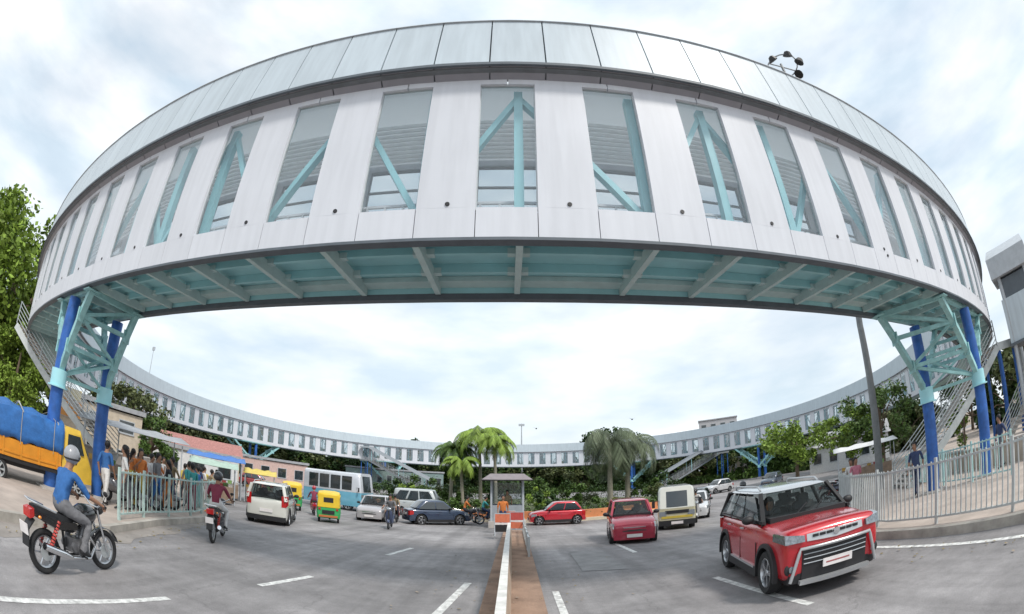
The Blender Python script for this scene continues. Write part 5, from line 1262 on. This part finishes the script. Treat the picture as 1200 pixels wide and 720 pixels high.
def auto(label, x, y, heading, sc=.9):
    loc, rz = place(x, y, heading); t = empty('auto_rickshaw', loc, rz, label, 'auto rickshaw', 'auto rickshaws in the left hand traffic'); t.scale = (sc, sc, sc)
    Y = pm('auto_yellow', (.74, .50, .03), .5, var=.06); G = pm('auto_green', (.04, .36, .11), .45, var=.06)
    def rg(x, z0, z1, w0, w1): return [(x, -w0, z0), (x, -w1, (z0+z1)/2), (x, -w1*.97, z1), (x, w1*.97, z1), (x, w1, (z0+z1)/2), (x, w0, z0)]
    m = MB(); m.loft([rg(-1.25, .34, .86, .50, .56), rg(-1.15, .28, .90, .60, .64), rg(-.3, .26, .90, .62, .66), rg(.15, .26, .52, .60, .62), rg(.45, .26, .50, .52, .54)]); m.build('lower_body', G, t, 40)
    m = MB(); m.loft([rg(.42, .28, .62, .46, .48), rg(.75, .30, 1.05, .44, .48), rg(1.05, .34, 1.02, .30, .34), rg(1.22, .42, .86, .12, .16)]); m.build('front_cowl', G, t, 40)
    m = MB(); a = []
    for x, zt, w_ in ((-1.24, 1.52, .52), (-1.16, 1.66, .60), (-.6, 1.74, .64), (.1, 1.74, .62), (.62, 1.64, .56), (.74, 1.56, .50)):
        a.append([(x, -w_, zt-.22), (x, -w_*.9, zt-.05), (x, -w_*.5, zt), (x, w_*.5, zt), (x, w_*.9, zt-.05), (x, w_, zt-.22), (x, w_-.03, zt-.22), (x, 0, zt-.08), (x, -w_+.03, zt-.22)])
    m.loft(a); m.build('hood', Y, t, 50)
    m = MB(); m.hexa([(-1.27, -.58, .88), (-1.15, -.60, .88), (-1.15, .60, .88), (-1.27, .58, .88), (-1.26, -.52, 1.55), (-1.12, -.56, 1.55), (-1.12, .56, 1.55), (-1.26, .52, 1.55)]); bk = m.build('rear_panel', Y, t)
    m = MB(); m.box((-1.272, 0, 1.28), (.012, .52, .26)); m.build('rear_window', M_black, bk)
    m = MB(); m.box((-1.262, 0, .62), (.05, .66, .20)); m.build('engine_grille', M_black, t)
    for s in (-1, 1):
        m = MB(); m.hexa([(-1.2, s*.60, .9), (-.45, s*.64, .9), (-.45, s*.61, .9), (-1.2, s*.57, .9), (-1.2, s*.56, 1.5), (-.6, s*.60, 1.5), (-.6, s*.57, 1.5), (-1.2, s*.53, 1.5)]); m.build('side_curtain', Y, t)
        m = MB(); m.tube([(.10, s*.6, .5), (.10, s*.6, 1.6)], .018, 6); m.tube([(.72, s*.44, 1.0), (.66, s*.52, 1.5)], .018, 6); m.build('pillar', M_black, t)
        m = MB(); m.box((-1.27, s*.47, .78), (.04, .12, .10)); m.build('tail_light', M_redl, t)
        wheel(t, -.82, s*.52, .21, .11, M_gray, 6, s)
    wheel(t, .98, 0, .21, .11, M_gray, 6, 1)
    m = MB(); m.add([(.74, -.42, 1.03), (.74, .42, 1.03), (.64, .46, 1.5), (.64, -.46, 1.5)], [(0, 1, 2, 3)]); m.add([(.732, -.42, 1.03), (.732, .42, 1.03), (.632, .46, 1.5), (.632, -.46, 1.5)], [(3, 2, 1, 0)]); m.build('windscreen', M_winf, t)
    m = MB(); m.box((-.72, 0, .72), (.5, 1.1, .12)); m.box((-.95, 0, 1.0), (.10, 1.1, .5)); m.box((.2, 0, .72), (.34, .6, .1)); m.build('seat', M_black, t)
    m = MB(); m.box((-1.29, 0, .40), (.06, 1.0, .10)); m.build('bumper', pm('bumper_orange', (.5, .15, .05), .5), t)
    m = MB(); m.lathe([(0, .03), (.07, .02), (.08, 0)], 12, Matrix.Translation((1.2, 0, .86)) @ Matrix.Rotation(RAD(90), 4, 'Y')); m.build('headlight', M_lens, t)
    return t
auto('yellow and green auto rickshaw nearer the camera, seen from behind in front of the bus', -8.75, 21.7, -20, .90)
auto('farther yellow and green auto rickshaw just right of the white car roof', -13.2, 26.3, -28, 1.0)

# motorcycles and riders
def bike(name, label, x, y, heading, colr, steer=0., cat='motorcycle', lean=0., scooter=False, sc=1.):
    loc, rz = place(x, y, heading); t = empty(name, loc, rz, label, cat); t.rotation_euler = (lean, 0, rz); t.scale = (sc, sc, sc)
    wb, r = (1.28, .305) if not scooter else (1.24, .235); wdt = .10
    for sx, nm in ((-1, 'rear_wheel'), (1, 'front_wheel')):
        T = Matrix.Translation((sx*wb/2, 0, r)) @ Matrix.Rotation(RAD(90), 4, 'X')
        m = MB(); n = 32; rt = wdt*.42; rings = []
        for k in range(n):
            a = 2*pi*k/n; rings.append([T @ Vector(((r-rt+rt*cos(b))*cos(a), (r-rt+rt*cos(b))*sin(a), rt*sin(b))) for b in [2*pi*j/8 for j in range(8)]])
        rings.append(rings[0]); m.loft(rings, cap=False); w_ = m.build(nm, M_rubber, t, 60)
        m = MB(); rr = r-rt*2.1; m.lathe([(rr, -.02), (rr+.012, 0), (rr, .02), (rr-.02, .012), (rr-.02, -.012), (rr, -.02)], 32, T)
        ns = 6 if not scooter else 5
        for k in range(ns): 
            a = 2*pi*k/ns; m.bar(T @ Vector((.03*cos(a+.4), .03*sin(a+.4), 0)), T @ Vector(((rr-.01)*cos(a), (rr-.01)*sin(a), 0)), .026, .018)
        m.cyl(T @ Vector((0, 0, -.05)), T @ Vector((0, 0, .05)), .04, n=12); m.build('rim', M_alloy, w_, 40)
        m = MB(); m.cyl(T @ Vector((0, 0, .045)), T @ Vector((0, 0, .052)), .11, n=20); m.build('brake_disc', M_gray, w_)
    PB = paint(colr[0], colr[1])
    if not scooter:
        m = MB(); m.tube([(.50, 0, .90), (.30, 0, .72), (-.05, 0, .58), (-.35, 0, .62), (-.72, 0, .80)], .026, 8); m.tube([(.46, 0, .84), (.22, 0, .42), (.05, 0, .26), (-.22, 0, .26), (-.25, 0, .60)], .022, 8)
        for s in (-1, 1): m.tube([(-.25, s*.10, .32), (-wb/2, s*.10, r)], .022, 8); m.tube([(-.45, s*.12, .70), (-wb/2, s*.12, r+.02)], .02, 8)
        m.build('frame', M_black, t, 60)
        m = MB()
        for s in (-1, 1): 
            p0, p1 = Vector((-.42, s*.13, .74)), Vector((-wb/2+.02, s*.13, r+.06))
            for k in range(9): a = p0.lerp(p1, k/9); m.cyl(a, a+(p1-p0)/14, .034, n=10)
        split_pieces(m.build('shock_absorber', pm('spring_red', (.45, .05, .04), .5), t, 40))
        m = MB(); m.box((.05, 0, .40), (.30, .22, .20)); m.cyl((.12, 0, .45), (.22, 0, .66), .085, n=14)
        for k in range(6): p = Vector((.12, 0, .45)).lerp(Vector((.22, 0, .66)), .2+k*.13); m.cyl(p, p+Vector((.006, 0, .012)), .105, n=14)
        for s in (-1, 1): m.cyl((.02, s*.10, .38), (.02, s*.17, .38), .10, n=18); m.cyl((-.10, s*.10, .40), (-.10, s*.15, .40), .07, n=14)
        m.build('engine', pm('engine_metal', (.22, .22, .23), .4, .7), t, 40)
        m = MB(); m.tube([(.22, -.10, .56), (.34, -.12, .40), (.18, -.15, .24), (-.25, -.16, .27)], .022, 8); m.tube([(-.22, -.17, .27), (-.40, -.185, .33), (-.78, -.20, .44)], [.035, .055, .05], 12); m.build('exhaust', M_chrome, t, 60)
        m = MB(); rg = []
        for x_, w_, z0, z1 in ((-.12, .07, .74, .80), (-.02, .12, .70, .90), (.16, .155, .68, .98), (.34, .14, .70, .97), (.46, .06, .76, .90)):
            rg.append([(x_, w_*cos(a), (z0+z1)/2+(z1-z0)/2*sin(a)) for a in [2*pi*j/12 for j in range(12)]])
        m.loft(rg); m.build('fuel_tank', PB, t, 60)
        m = MB(); rg = []
        for x_, w_, z0, z1 in ((-.08, .09, .73, .81), (-.25, .13, .72, .80), (-.5, .135, .76, .85), (-.78, .09, .83, .90), (-.86, .05, .86, .90)):
            rg.append([(x_, -w_, z0), (x_, w_, z0), (x_, w_*.9, z1), (x_, -w_*.9, z1)])
        m.loft(rg); m.build('seat', M_black, t, 40)
        for s in (-1, 1): m = MB(); m.loft([[(-.05, s*.10, .62), (-.05, s*.15, .64), (-.05, s*.14, .72), (-.05, s*.09, .72)], [(-.45, s*.10, .62), (-.45, s*.155, .64), (-.45, s*.14, .76), (-.45, s*.09, .76)], [(-.88, s*.04, .78), (-.88, s*.08, .78), (-.88, s*.07, .86), (-.88, s*.03, .86)]]); m.build('side_panel', PB, t, 40)
        m = MB(); m.loft([[(-.86, y, .76), (-.94, y, .74), (-.94, y, .85), (-.86, y, .87)] for y in (-.09, -.04, .04, .09)]); m.build('tail_light', M_redl, t, 40)
        m = MB(); m.tube([(-.50, .17, .86), (-.86, .15, .95), (-.90, 0, .95), (-.86, -.15, .95), (-.50, -.17, .86)], .013, 6); m.build('grab_rail', M_chrome, t, 60)
        m = MB(); m.loft([[(-.86, y, .74), (-.98, y, .60), (-1.0, y, .38), (-.985, y, .37), (-.96, y, .60), (-.84, y, .72)] for y in (-.08, .08)]); m.build('rear_mudguard', M_black, t)
        m = MB(); m.box((-1.005, 0, .60), (.012, .20, .14), M=Matrix.Rotation(-.1, 3, 'Y')); m.build('number_plate', M_plate, t)
        m = MB(); rg = []
        for k in range(9): a = RAD(20)+RAD(125)*k/8; rg.append([(wb/2+(r+.035)*cos(a), y, r+(r+.035)*sin(a)) for y in (-.055, -.02, .02, .055)])
        m.loft(rg, closed=False); o = m.build('front_mudguard', PB, t, 60); sm = o.modifiers.new('s', 'SOLIDIFY'); sm.thickness = .006
        m = MB()
        for s in (-1, 1): m.cyl((wb/2, s*.085, r), (.44, s*.085, .92), .022, n=10)
        m.tube([(.36, .36, 1.02), (.44, .22, 1.04), (.46, .08, .95), (.46, -.08, .95), (.44, -.22, 1.04), (.36, -.36, 1.02)], .014, 8); m.build('fork', M_chrome, t, 60)
        for s in (-1, 1):
            m = MB(); m.cyl((.38, s*.26, 1.035), (.35, s*.38, 1.02), .019, n=10); m.build('grip', M_black, t)
            m = MB(); m.tube([(.42, s*.24, 1.04), (.44, s*.28, 1.16)], .007, 6); m.sphere((.43, s*.29, 1.19), (.012, .055, .038), 10, 6); m.build('mirror', M_black, t, 60)
            m = MB(); m.sphere((-.80, s*.15, .78), (.03, .025, .022), 8, 6); m.build('indicator', M_ambl, t, 60)
        m = MB(); m.sphere((.56, 0, .93), (.07, .10, .10), 14, 8); hl = m.build('headlight_shell', PB, t, 60); m = MB(); m.sphere((.60, 0, .93), (.045, .085, .085), 14, 8); m.build('headlight', M_lens, hl, 60)
        m = MB(); m.tube([(.1, 0.05, .25), (.0, .26, .25)], .014, 6); m.tube([(.02, -.26, .28), (.02, .26, .28)], .014, 6); m.build('foot_peg', M_black, t)
    else:
        m = MB(); rg = []
        for x_, w_, z0, z1 in ((-.86, .06, .60, .74), (-.7, .16, .42, .80), (-.4, .19, .30, .80), (-.1, .17, .26, .72), (-.02, .15, .24, .34), (.25, .15, .24, .32), (.34, .17, .26, .60), (.44, .17, .50, .95), (.50, .10, .80, 1.02)):
            rg.append([(x_, w_*cos(a), (z0+z1)/2+(z1-z0)/2*sin(a)) for a in [2*pi*j/12 for j in range(12)]])
        m.loft(rg); m.build('body_shell', PB, t, 60)
        m = MB(); m.loft([[(x_, -w_, z), (x_, w_, z), (x_, w_*.85, z+.08), (x_, -w_*.85, z+.08)] for x_, w_, z in ((-.05, .12, .73), (-.4, .14, .78), (-.78, .11, .79))]); m.build('seat', M_black, t, 40)
        m = MB(); m.cyl((wb/2, 0, r+.05), (.46, 0, .95), .03, n=10); m.tube([(.36, .33, 1.02), (.46, 0, 1.0), (.36, -.33, 1.02)], .015, 8); m.build('fork', M_black, t, 60)
        m = MB(); m.sphere((.50, 0, .98), (.08, .12, .08), 12, 8); m.build('headlight', M_lens, t, 60)
        m = MB(); m.sphere((wb/2, 0, r+.16), (.22, .08, .12), 12, 8); m.build('front_mudguard', PB, t, 60)
        m = MB(); m.box((-.88, 0, .62), (.03, .16, .07)); m.build('tail_light', M_redl, t)
    return t
def rider_pose(scooter=False, face=(1, 0, -.08), back=0.):
    z = -.03 if scooter else 0
    J = dict(pelvis=(-.30, 0, .93+z), chest=(-.17+back, 0, 1.25+z), neck=(-.10+back, 0, 1.44+z), head=(-.05+back, 0, 1.59+z), face=face, grip=True)
    for s, k in (('l', 1), ('r', -1)):
        J['sho_'+s] = (-.13+back, .18*k, 1.37+z); J['elb_'+s] = (.06, .28*k, 1.14+z); J['wri_'+s] = (.29, .31*k, 1.05+z)
        J['hip_'+s] = (-.26, .10*k, .90+z); J['kne_'+s] = (.14, .22*k if not scooter else .12*k, .76+z); J['ank_'+s] = (-.02 if not scooter else .14, .20*k if not scooter else .1*k, .36); J['toe_'+s] = (.13 if not scooter else .28, .22*k if not scooter else .1*k, .30)
    return J
def rider(b, label, top, bot, hel, scooter=False, sub=2, face=(1, 0, -.08), back=0., sleeves='short'):
    J = rider_pose(scooter, face, back); o = body('person', J, CL[top], CL[bot], sub=sub, sleeves=sleeves); o.location = b.location; o.rotation_euler = b.rotation_euler; o.scale = b.scale
    if hel is not None: helmet(o, J, hel)
    else: hair(o, J)
    return tag(o, label, 'person')
b1 = bike('motorcycle', 'black motorcycle with a red tail light and red springs, nearest the camera at the left', -5.50, 3.85, -6, ('blk', (.02, .02, .022)))
rider(b1, 'motorcyclist in a blue shirt and grey helmet riding at the left edge', 'blue', 'grey', pm('helmet_grey', (.30, .31, .33), .3, coat=.5), sub=3)
b2 = bike('motorcycle', 'dark motorcycle on the left road behind the white car', -6.95, 9.6, -24, ('blk2', (.03, .03, .035)))
rider(b2, 'rider in a maroon top and pale trousers on the motorcycle left of the white car', 'maroon', 'white', pm('helmet_black', (.03, .03, .035), .3, coat=.5), sub=1)
b3 = bike('scooter', 'small dark scooter in the middle of the left road, in front of the silver car', -5.5, 21.3, 172, ('blue4', (.05, .07, .14)), cat='scooter', scooter=True)
rider(b3, 'scooter rider in a grey shirt coming towards the camera in the left road', 'grey', 'dark', None, True, 1)
b4 = bike('scooter', 'pink red scooter between the two auto rickshaws', -10.9, 24.6, -28, ('pink', (.40, .04, .08)), cat='scooter', scooter=True)
rider(b4, 'rider in red between the two auto rickshaws', 'maroon', 'maroon', pm('helmet_red', (.4, .03, .05), .3, coat=.5), True, 1)
b5 = bike('motorcycle', 'motorcycle side on in front of the palms, right of the dark blue car', -2.35, 27.4, 80, ('blk5', (.04, .04, .05)))
rider(b5, 'rider in an orange top in front of the palms', 'orange', 'dark', None, False, 1)
b6 = bike('motorcycle', 'motorcycle side on next to the booth, ridden by someone in teal', -1.35, 28.6, 80, ('blk6', (.05, .05, .06)))
rider(b6, 'rider in a teal shirt beside the police booth', 'teal', 'navy', None, False, 1)
b7 = bike('scooter', 'white scooter waiting right of the cream van', 8.9, 21.2, 200, ('wht', (.60, .60, .60)), cat='scooter', scooter=True)
rider(b7, 'rider in white right of the cream van', 'white', 'dark', pm('helmet_black', (.03, .03, .035)), True, 1)
b8 = bike('motorcycle', 'dark motorcycle between the silver car and the dark blue car', -6.25, 25.2, 178, ('blk8', (.05, .05, .06)))
rider(b8, 'rider in khaki between the silver car and the dark blue car', 'khaki', 'dark', pm('helmet_black', (.03, .03, .035)), False, 1)
b9 = bike('motorcycle', 'motorcycle just behind the red and white car', 8.0, 14.6, 205, ('blk9', (.05, .05, .06)))
rider(b9, 'rider in a dark jacket just behind the red and white car', 'black', 'grey', pm('helmet_black', (.03, .03, .035)), False, 1)
# parked two wheelers
proto = bike('parked_scooter', 'grey parked scooter at the near end of the row behind the left railing', -10.4, 9.3, 60, ('pk1', (.18, .18, .20)), cat='scooter', scooter=True); proto['group'] = 'scooters parked behind the left railing'; proto.location.z += .13
for (x, y, h, lab) in ((-10.7, 10.3, 64, 'grey parked scooter second in the row behind the left railing'), (-11.1, 11.6, 58, 'grey parked scooter third in the row behind the left railing'), (-11.9, 13.6, 50, 'grey parked scooter at the far end of the row behind the left railing')):
    copy_tree(proto, loc=(x, y, gz(x, y)+.13), rz=RAD(90-h), label=lab)
pr2 = bike('parked_motorcycle', 'dark parked motorcycle nearest the mast, behind the right railing', 13.0, 15.0, 110, ('pk2', (.06, .07, .12)), cat='motorcycle'); pr2['group'] = 'motorcycles parked behind the right railing'; pr2.location.z += .13
for (x, y, h, lab) in ((14.3, 16.0, 104, 'dark parked motorcycle second in the row behind the right railing'), (15.8, 17.4, 100, 'dark parked motorcycle third in the row behind the right railing')):
    copy_tree(pr2, loc=(x, y, gz(x, y)+.13), rz=RAD(90-h), label=lab)
# orange goods truck with a blue tarpaulin
loc, rz = place(-11.95, 6.6, 12)
tk = empty('goods_truck', (loc[0], loc[1], loc[2]+.05), rz, 'small orange goods truck with a bulging blue tarpaulin parked at the left edge', 'truck')
OR = pm('truck_orange', (.66, .26, .02), .5, var=.12, scale=3)
m = MB(); m.box((-.55, 0, .62), (2.7, 1.5, .1)); m.box((-.3, .45, .5), (3.4, .1, .12)); m.box((-.3, -.45, .5), (3.4, .1, .12)); m.build('chassis', M_black, tk)
for s in (-1, 1):
    m = MB(); m.box((-.55, s*.75, .90), (2.7, .05, .44))
    for k in range(5): m.box((-.55-1.2+k*.6, s*.782, .90), (.06, .03, .44))
    m.box((-.55, s*.785, .80), (2.7, .025, .04)); m.build('side_board', OR, tk)
m = MB(); m.box((-1.9, 0, .90), (.05, 1.5, .44)); m.build('tailboard', OR, tk)
m = MB()
for s in (-1, 1):
    for k in range(3): m.tube([(-1.75+k*1.2, s*.72, 1.1), (-1.75+k*1.2, s*.70, 1.85), (-1.75+k*1.2, 0, 2.05)], .022, 6)
split_pieces(m.build('hoop', M_gray, tk))
m = MB(); rg = []
from mathutils import noise as nz2
for k in range(29):
    x = -1.95+k*.1; rg.append([])
    for j, (yy, zz) in enumerate([(-.79, 1.13), (-.80, 1.3), (-.79, 1.5), (-.78, 1.7), (-.74, 1.88), (-.55, 1.95), (-.28, 1.99), (0, 2.02), (.28, 1.99), (.55, 1.95), (.74, 1.88), (.78, 1.7), (.79, 1.5), (.80, 1.3), (.79, 1.13)]):
        q = nz2.noise(Vector((x*2.2, j*.6, 1))); sag = -.07*sin(pi*((x+1.95) % .94)/.94)*(1 if 4 <= j <= 10 else 0); lo = .10*nz2.noise(Vector((x*3, j*.1, 5))) if j in (0, 14) else 0
        rg[-1].append((x, yy*(1+.05*q), zz+.03*q+sag+lo))
m.loft(rg, closed=False); o = m.build('tarpaulin', M_tarp, tk, 50); s_ = o.modifiers.new('s', 'SOLIDIFY'); s_.thickness = .012
m = MB()
for x in (-1.75, -.6, .5): m.tube([(x, .815, 1.05), (x, .80, 1.9), (x, 0, 2.05), (x, -.80, 1.9), (x, -.815, 1.05)], .009, 5)
m.build('rope', pm('rope', (.45, .38, .25), .9), o)
m = MB(); rg = []
for x, zt, w_ in ((.85, 1.80, .70), (1.0, 1.86, .74), (1.45, 1.84, .72), (1.78, 1.20, .70), (1.92, .95, .66), (1.95, .55, .62)): rg.append([(x, -w_, .45), (x, -w_, zt-.12), (x, -w_*.88, zt), (x, w_*.88, zt), (x, w_, zt-.12), (x, w_, .45)])
m.loft(rg); m.build('cab', pm('truck_yellow', (.66, .43, .05), .5), tk, 35)
for s in (-1, 1):
    m = MB(); m.hexa([(1.0, s*.715, 1.2), (1.6, s*.715, 1.2), (1.6, s*.745, 1.2), (1.0, s*.745, 1.2), (1.0, s*.715, 1.68), (1.42, s*.715, 1.68), (1.42, s*.745, 1.68), (1.0, s*.745, 1.68)]); m.build('side_window', M_cglass, tk)
    for x in (-1.25, 1.35): wheel(tk, x, s*.64, .30, .18, M_gray, 6, s)
m = MB(); m.add([(1.80, -.6, 1.22), (1.80, .6, 1.22), (1.50, .6, 1.76), (1.50, -.6, 1.76), (1.77, -.6, 1.22), (1.77, .6, 1.22), (1.47, .6, 1.76), (1.47, -.6, 1.76)], [(0, 1, 2, 3), (7, 6, 5, 4), (0, 4, 5, 1), (2, 6, 7, 3), (1, 5, 6, 2), (0, 3, 7, 4)]); m.build('windscreen', M_cglass, tk)

# drivers
def driver(root, label, P_, top):
    cowl = P_['cowl']; B = P_['B']; x = cowl-.98; z = B-.45
    J = dict(pelvis=(x+.08, -.36, z), chest=(x-.02, -.36, z+.36), neck=(x-.03, -.36, z+.54), head=(x+.01, -.36, z+.68), face=(1, 0, 0), grip=True)
    for s_, k in (('l', 1), ('r', -1)):
        J['sho_'+s_] = (x-.02, -.36+.17*k, z+.47); J['elb_'+s_] = (x+.20, -.36+.21*k, z+.28); J['wri_'+s_] = (x+.42, -.36+.13*k, z+.44); J['hip_'+s_] = (x+.12, -.36+.09*k, z); J['kne_'+s_] = (x+.5, -.36+.1*k, z+.05); J['ank_'+s_] = (x+.7, -.36+.1*k, z-.25); J['toe_'+s_] = (x+.82, -.36+.1*k, z-.2)
    o = body('person', J, CL[top], CL['dark'], sub=1); hair(o, J); o.location = root.location; o.rotation_euler = root.rotation_euler; return tag(o, label, 'person')
driver(hero, 'driver in a white shirt at the wheel of the red and silver sport utility car', dict(cowl=.95, B=1.10), 'white')
driver(hatch1, 'driver in a blue shirt inside the small deep red hatchback', dict(cowl=.85, B=.95), 'blue')

# pedestrians
G1 = 'pedestrians behind the left railing'
person('man in a blue shirt and white trousers below the left inner column', -10.2, 8.35, RAD(100), 'blue', 'white', stride=.1)
person('man in dark clothes beside the man in blue and white', -10.05, 9.0, RAD(20), 'dark', 'grey', group=G1, up=True)
for i, (x, y, f, tp, bt, lab) in enumerate((
    (-10.3, 9.9, 200, 'pink', 'dark', 'person in a pink top and dark trousers in the crowd behind the left railing'),
    (-10.9, 11.0, 20, 'white', 'khaki', 'person in a white top and khaki trousers in the crowd behind the left railing'),
    (-10.75, 12.0, 250, 'khaki', 'navy', 'person in a khaki top and navy trousers in the crowd behind the left railing'),
    (-11.9, 12.4, 80, 'orange', 'grey', 'person in an orange top in the crowd behind the left railing'),
    (-12.0, 14.4, 300, 'grey', 'dark', 'person in a grey top and dark trousers in the crowd behind the left railing'),
    (-11.2, 13.5, 160, 'teal', 'white', 'person in a teal top and white trousers in the crowd behind the left railing'),
    (-13.2, 15.6, 160, 'yellow', 'dark', 'person in a yellow top at the stalls on the left'),
    (-13.7, 17.6, 60, 'white', 'white', 'person dressed all in white at the stalls on the left'))):
    person(lab, x, y, RAD(f), tp, bt, group=G1, stride=.08+.04*(i % 3), up=i % 3 == 0, long=i % 4 == 0, hgt=.95+.03*(i % 3))
_r = random.Random(5); cols = ['white', 'maroon', 'blue', 'grey', 'pink', 'khaki', 'teal', 'orange', 'yellow', 'navy', 'dark']
protoJ = {}
spots = [(-9.6, 8.6), (-10.0, 9.6), (-10.2, 10.6), (-10.5, 11.5), (-10.3, 12.6), (-11.3, 14.2), (-12.3, 15.4), (-12.6, 16.8), (-13.4, 17.0), (-14.4, 18.6), (-12.9, 13.4), (-13.7, 14.6), (-12.1, 11.2), (-14.8, 20.2)]
names_ = {'dark': 'dark grey'}
for i, (x, y) in enumerate(spots):
    tp, bt = cols[(i*7) % 11], cols[(i*5+3) % 11]
    person('person in a %s top and %s lower clothes in the left hand crowd' % (names_.get(tp, tp), names_.get(bt, bt)), x, y, _r.uniform(0, 6.2), tp, bt, group=G1, stride=_r.uniform(.03, .14), up=i % 4 == 1, long=i % 3 == 0, hgt=_r.uniform(.92, 1.03))
person('person in dark blue standing just left of the right inner blue column', 11.9, 9.6, RAD(200), 'navy', 'navy', group=None)
person('person in a navy top and grey trousers walking behind the right railing', 14.9, 7.6, RAD(150), 'navy', 'grey')
person('person in a white top and dark trousers behind the right railing near the mast', 12.3, 13.4, RAD(220), 'white', 'dark')
person('person in a pink top on the pavement beyond the red and white car', 11.8, 12.6, RAD(250), 'pink', 'grey', stride=.05)
person('traffic constable in khaki standing inside the booth', -.1, 25.7, RAD(-90), 'khaki', 'khaki', base=.4, stride=.03)
person('person in an orange vest standing on the median end in front of the booth', -.28, 21.3, RAD(-80), 'orange', 'navy', base=.12, stride=.05)
# trees and hedges filling both sides behind the pavements
for i, (x, y, lab, k) in enumerate(((50, 24, 'dark green tree far behind the right hand stairs', 0), (44, 14, 'mid green tree behind the stair tower', 1), (47, 18, 'olive tree between the right columns and the tower', 2), (57, 34, 'dark green tree behind the bright sapling', 0),
    (-47, 20, 'dark tree at the far left behind the goods truck', 0), (-53, 28, 'olive tree behind the left pier', 2))):
    copy_tree((base1, base2, base3)[k], loc=(x, y, gz(x, y)), rz=i*1.3, label=lab)
rngh = random.Random(77)
def farhedge(name, label, a0, a1, rr, h, mat, seed):
    rng = random.Random(seed); vs = []; fs = []
    for i in range(16000):
        a = RAD(rng.uniform(a0, a1)); r_ = rr+rng.gauss(0, 1.2); x, y = r_*sin(a), D+r_*cos(a); z = gz(x, y)+h*rng.random()*(1+.25*sin(a*60)+.2*sin(a*143)); p = Vector((x, y, z))
        u = Vector((rng.gauss(0, 1), rng.gauss(0, 1), rng.gauss(0, 1))).normalized(); w_ = u.cross(Vector((.2, .5, 1))).normalized(); s = rng.uniform(.4, .9); b_ = len(vs)
        vs += [p-u*s*.5, p+w_*s*.3, p+u*s*.5, p-w_*s*.3]; fs.append((b_, b_+1, b_+2, b_+3))
    m = MB().mat(mat); m.add(vs, fs); o = m.build(name, None, None, fast=True); tag(o, label, 'shrubbery', None, 'stuff')
farhedge('far_shrubbery', 'dark undergrowth closing the view beneath the far side of the ring', -98, 98, 57.5, 3.6, LM[0], 3)
farhedge('far_shrubbery', 'lighter undergrowth in front of the far trees', -90, 90, 51.0, 1.3, LM[1], 4)
# parked and waiting traffic far away
for i, (x, y, h, c, lab) in enumerate(((-18.5, 44, 80, (.5, .5, .5), 'pale grey car parked far behind the bus'), (-24, 40, 70, (.30, .05, .05), 'dark red car parked far left under the ring'), (22, 46, 250, (.55, .55, .56), 'silver car on the far right road'), (26, 41, 230, (.06, .08, .12), 'dark car on the far right road'))):
    loc, rz = place(x, y, h); car('hatchback', lab, loc, rz, dict(L=3.7, W=1.62, H=1.5, belt=.95, hood=.9, wb=2.3, r=.29, paint=paint('far%d' % i, c), cowl=.8, frontTop=.15, tail=-1.7, rearTop=-1.35, arch=False))
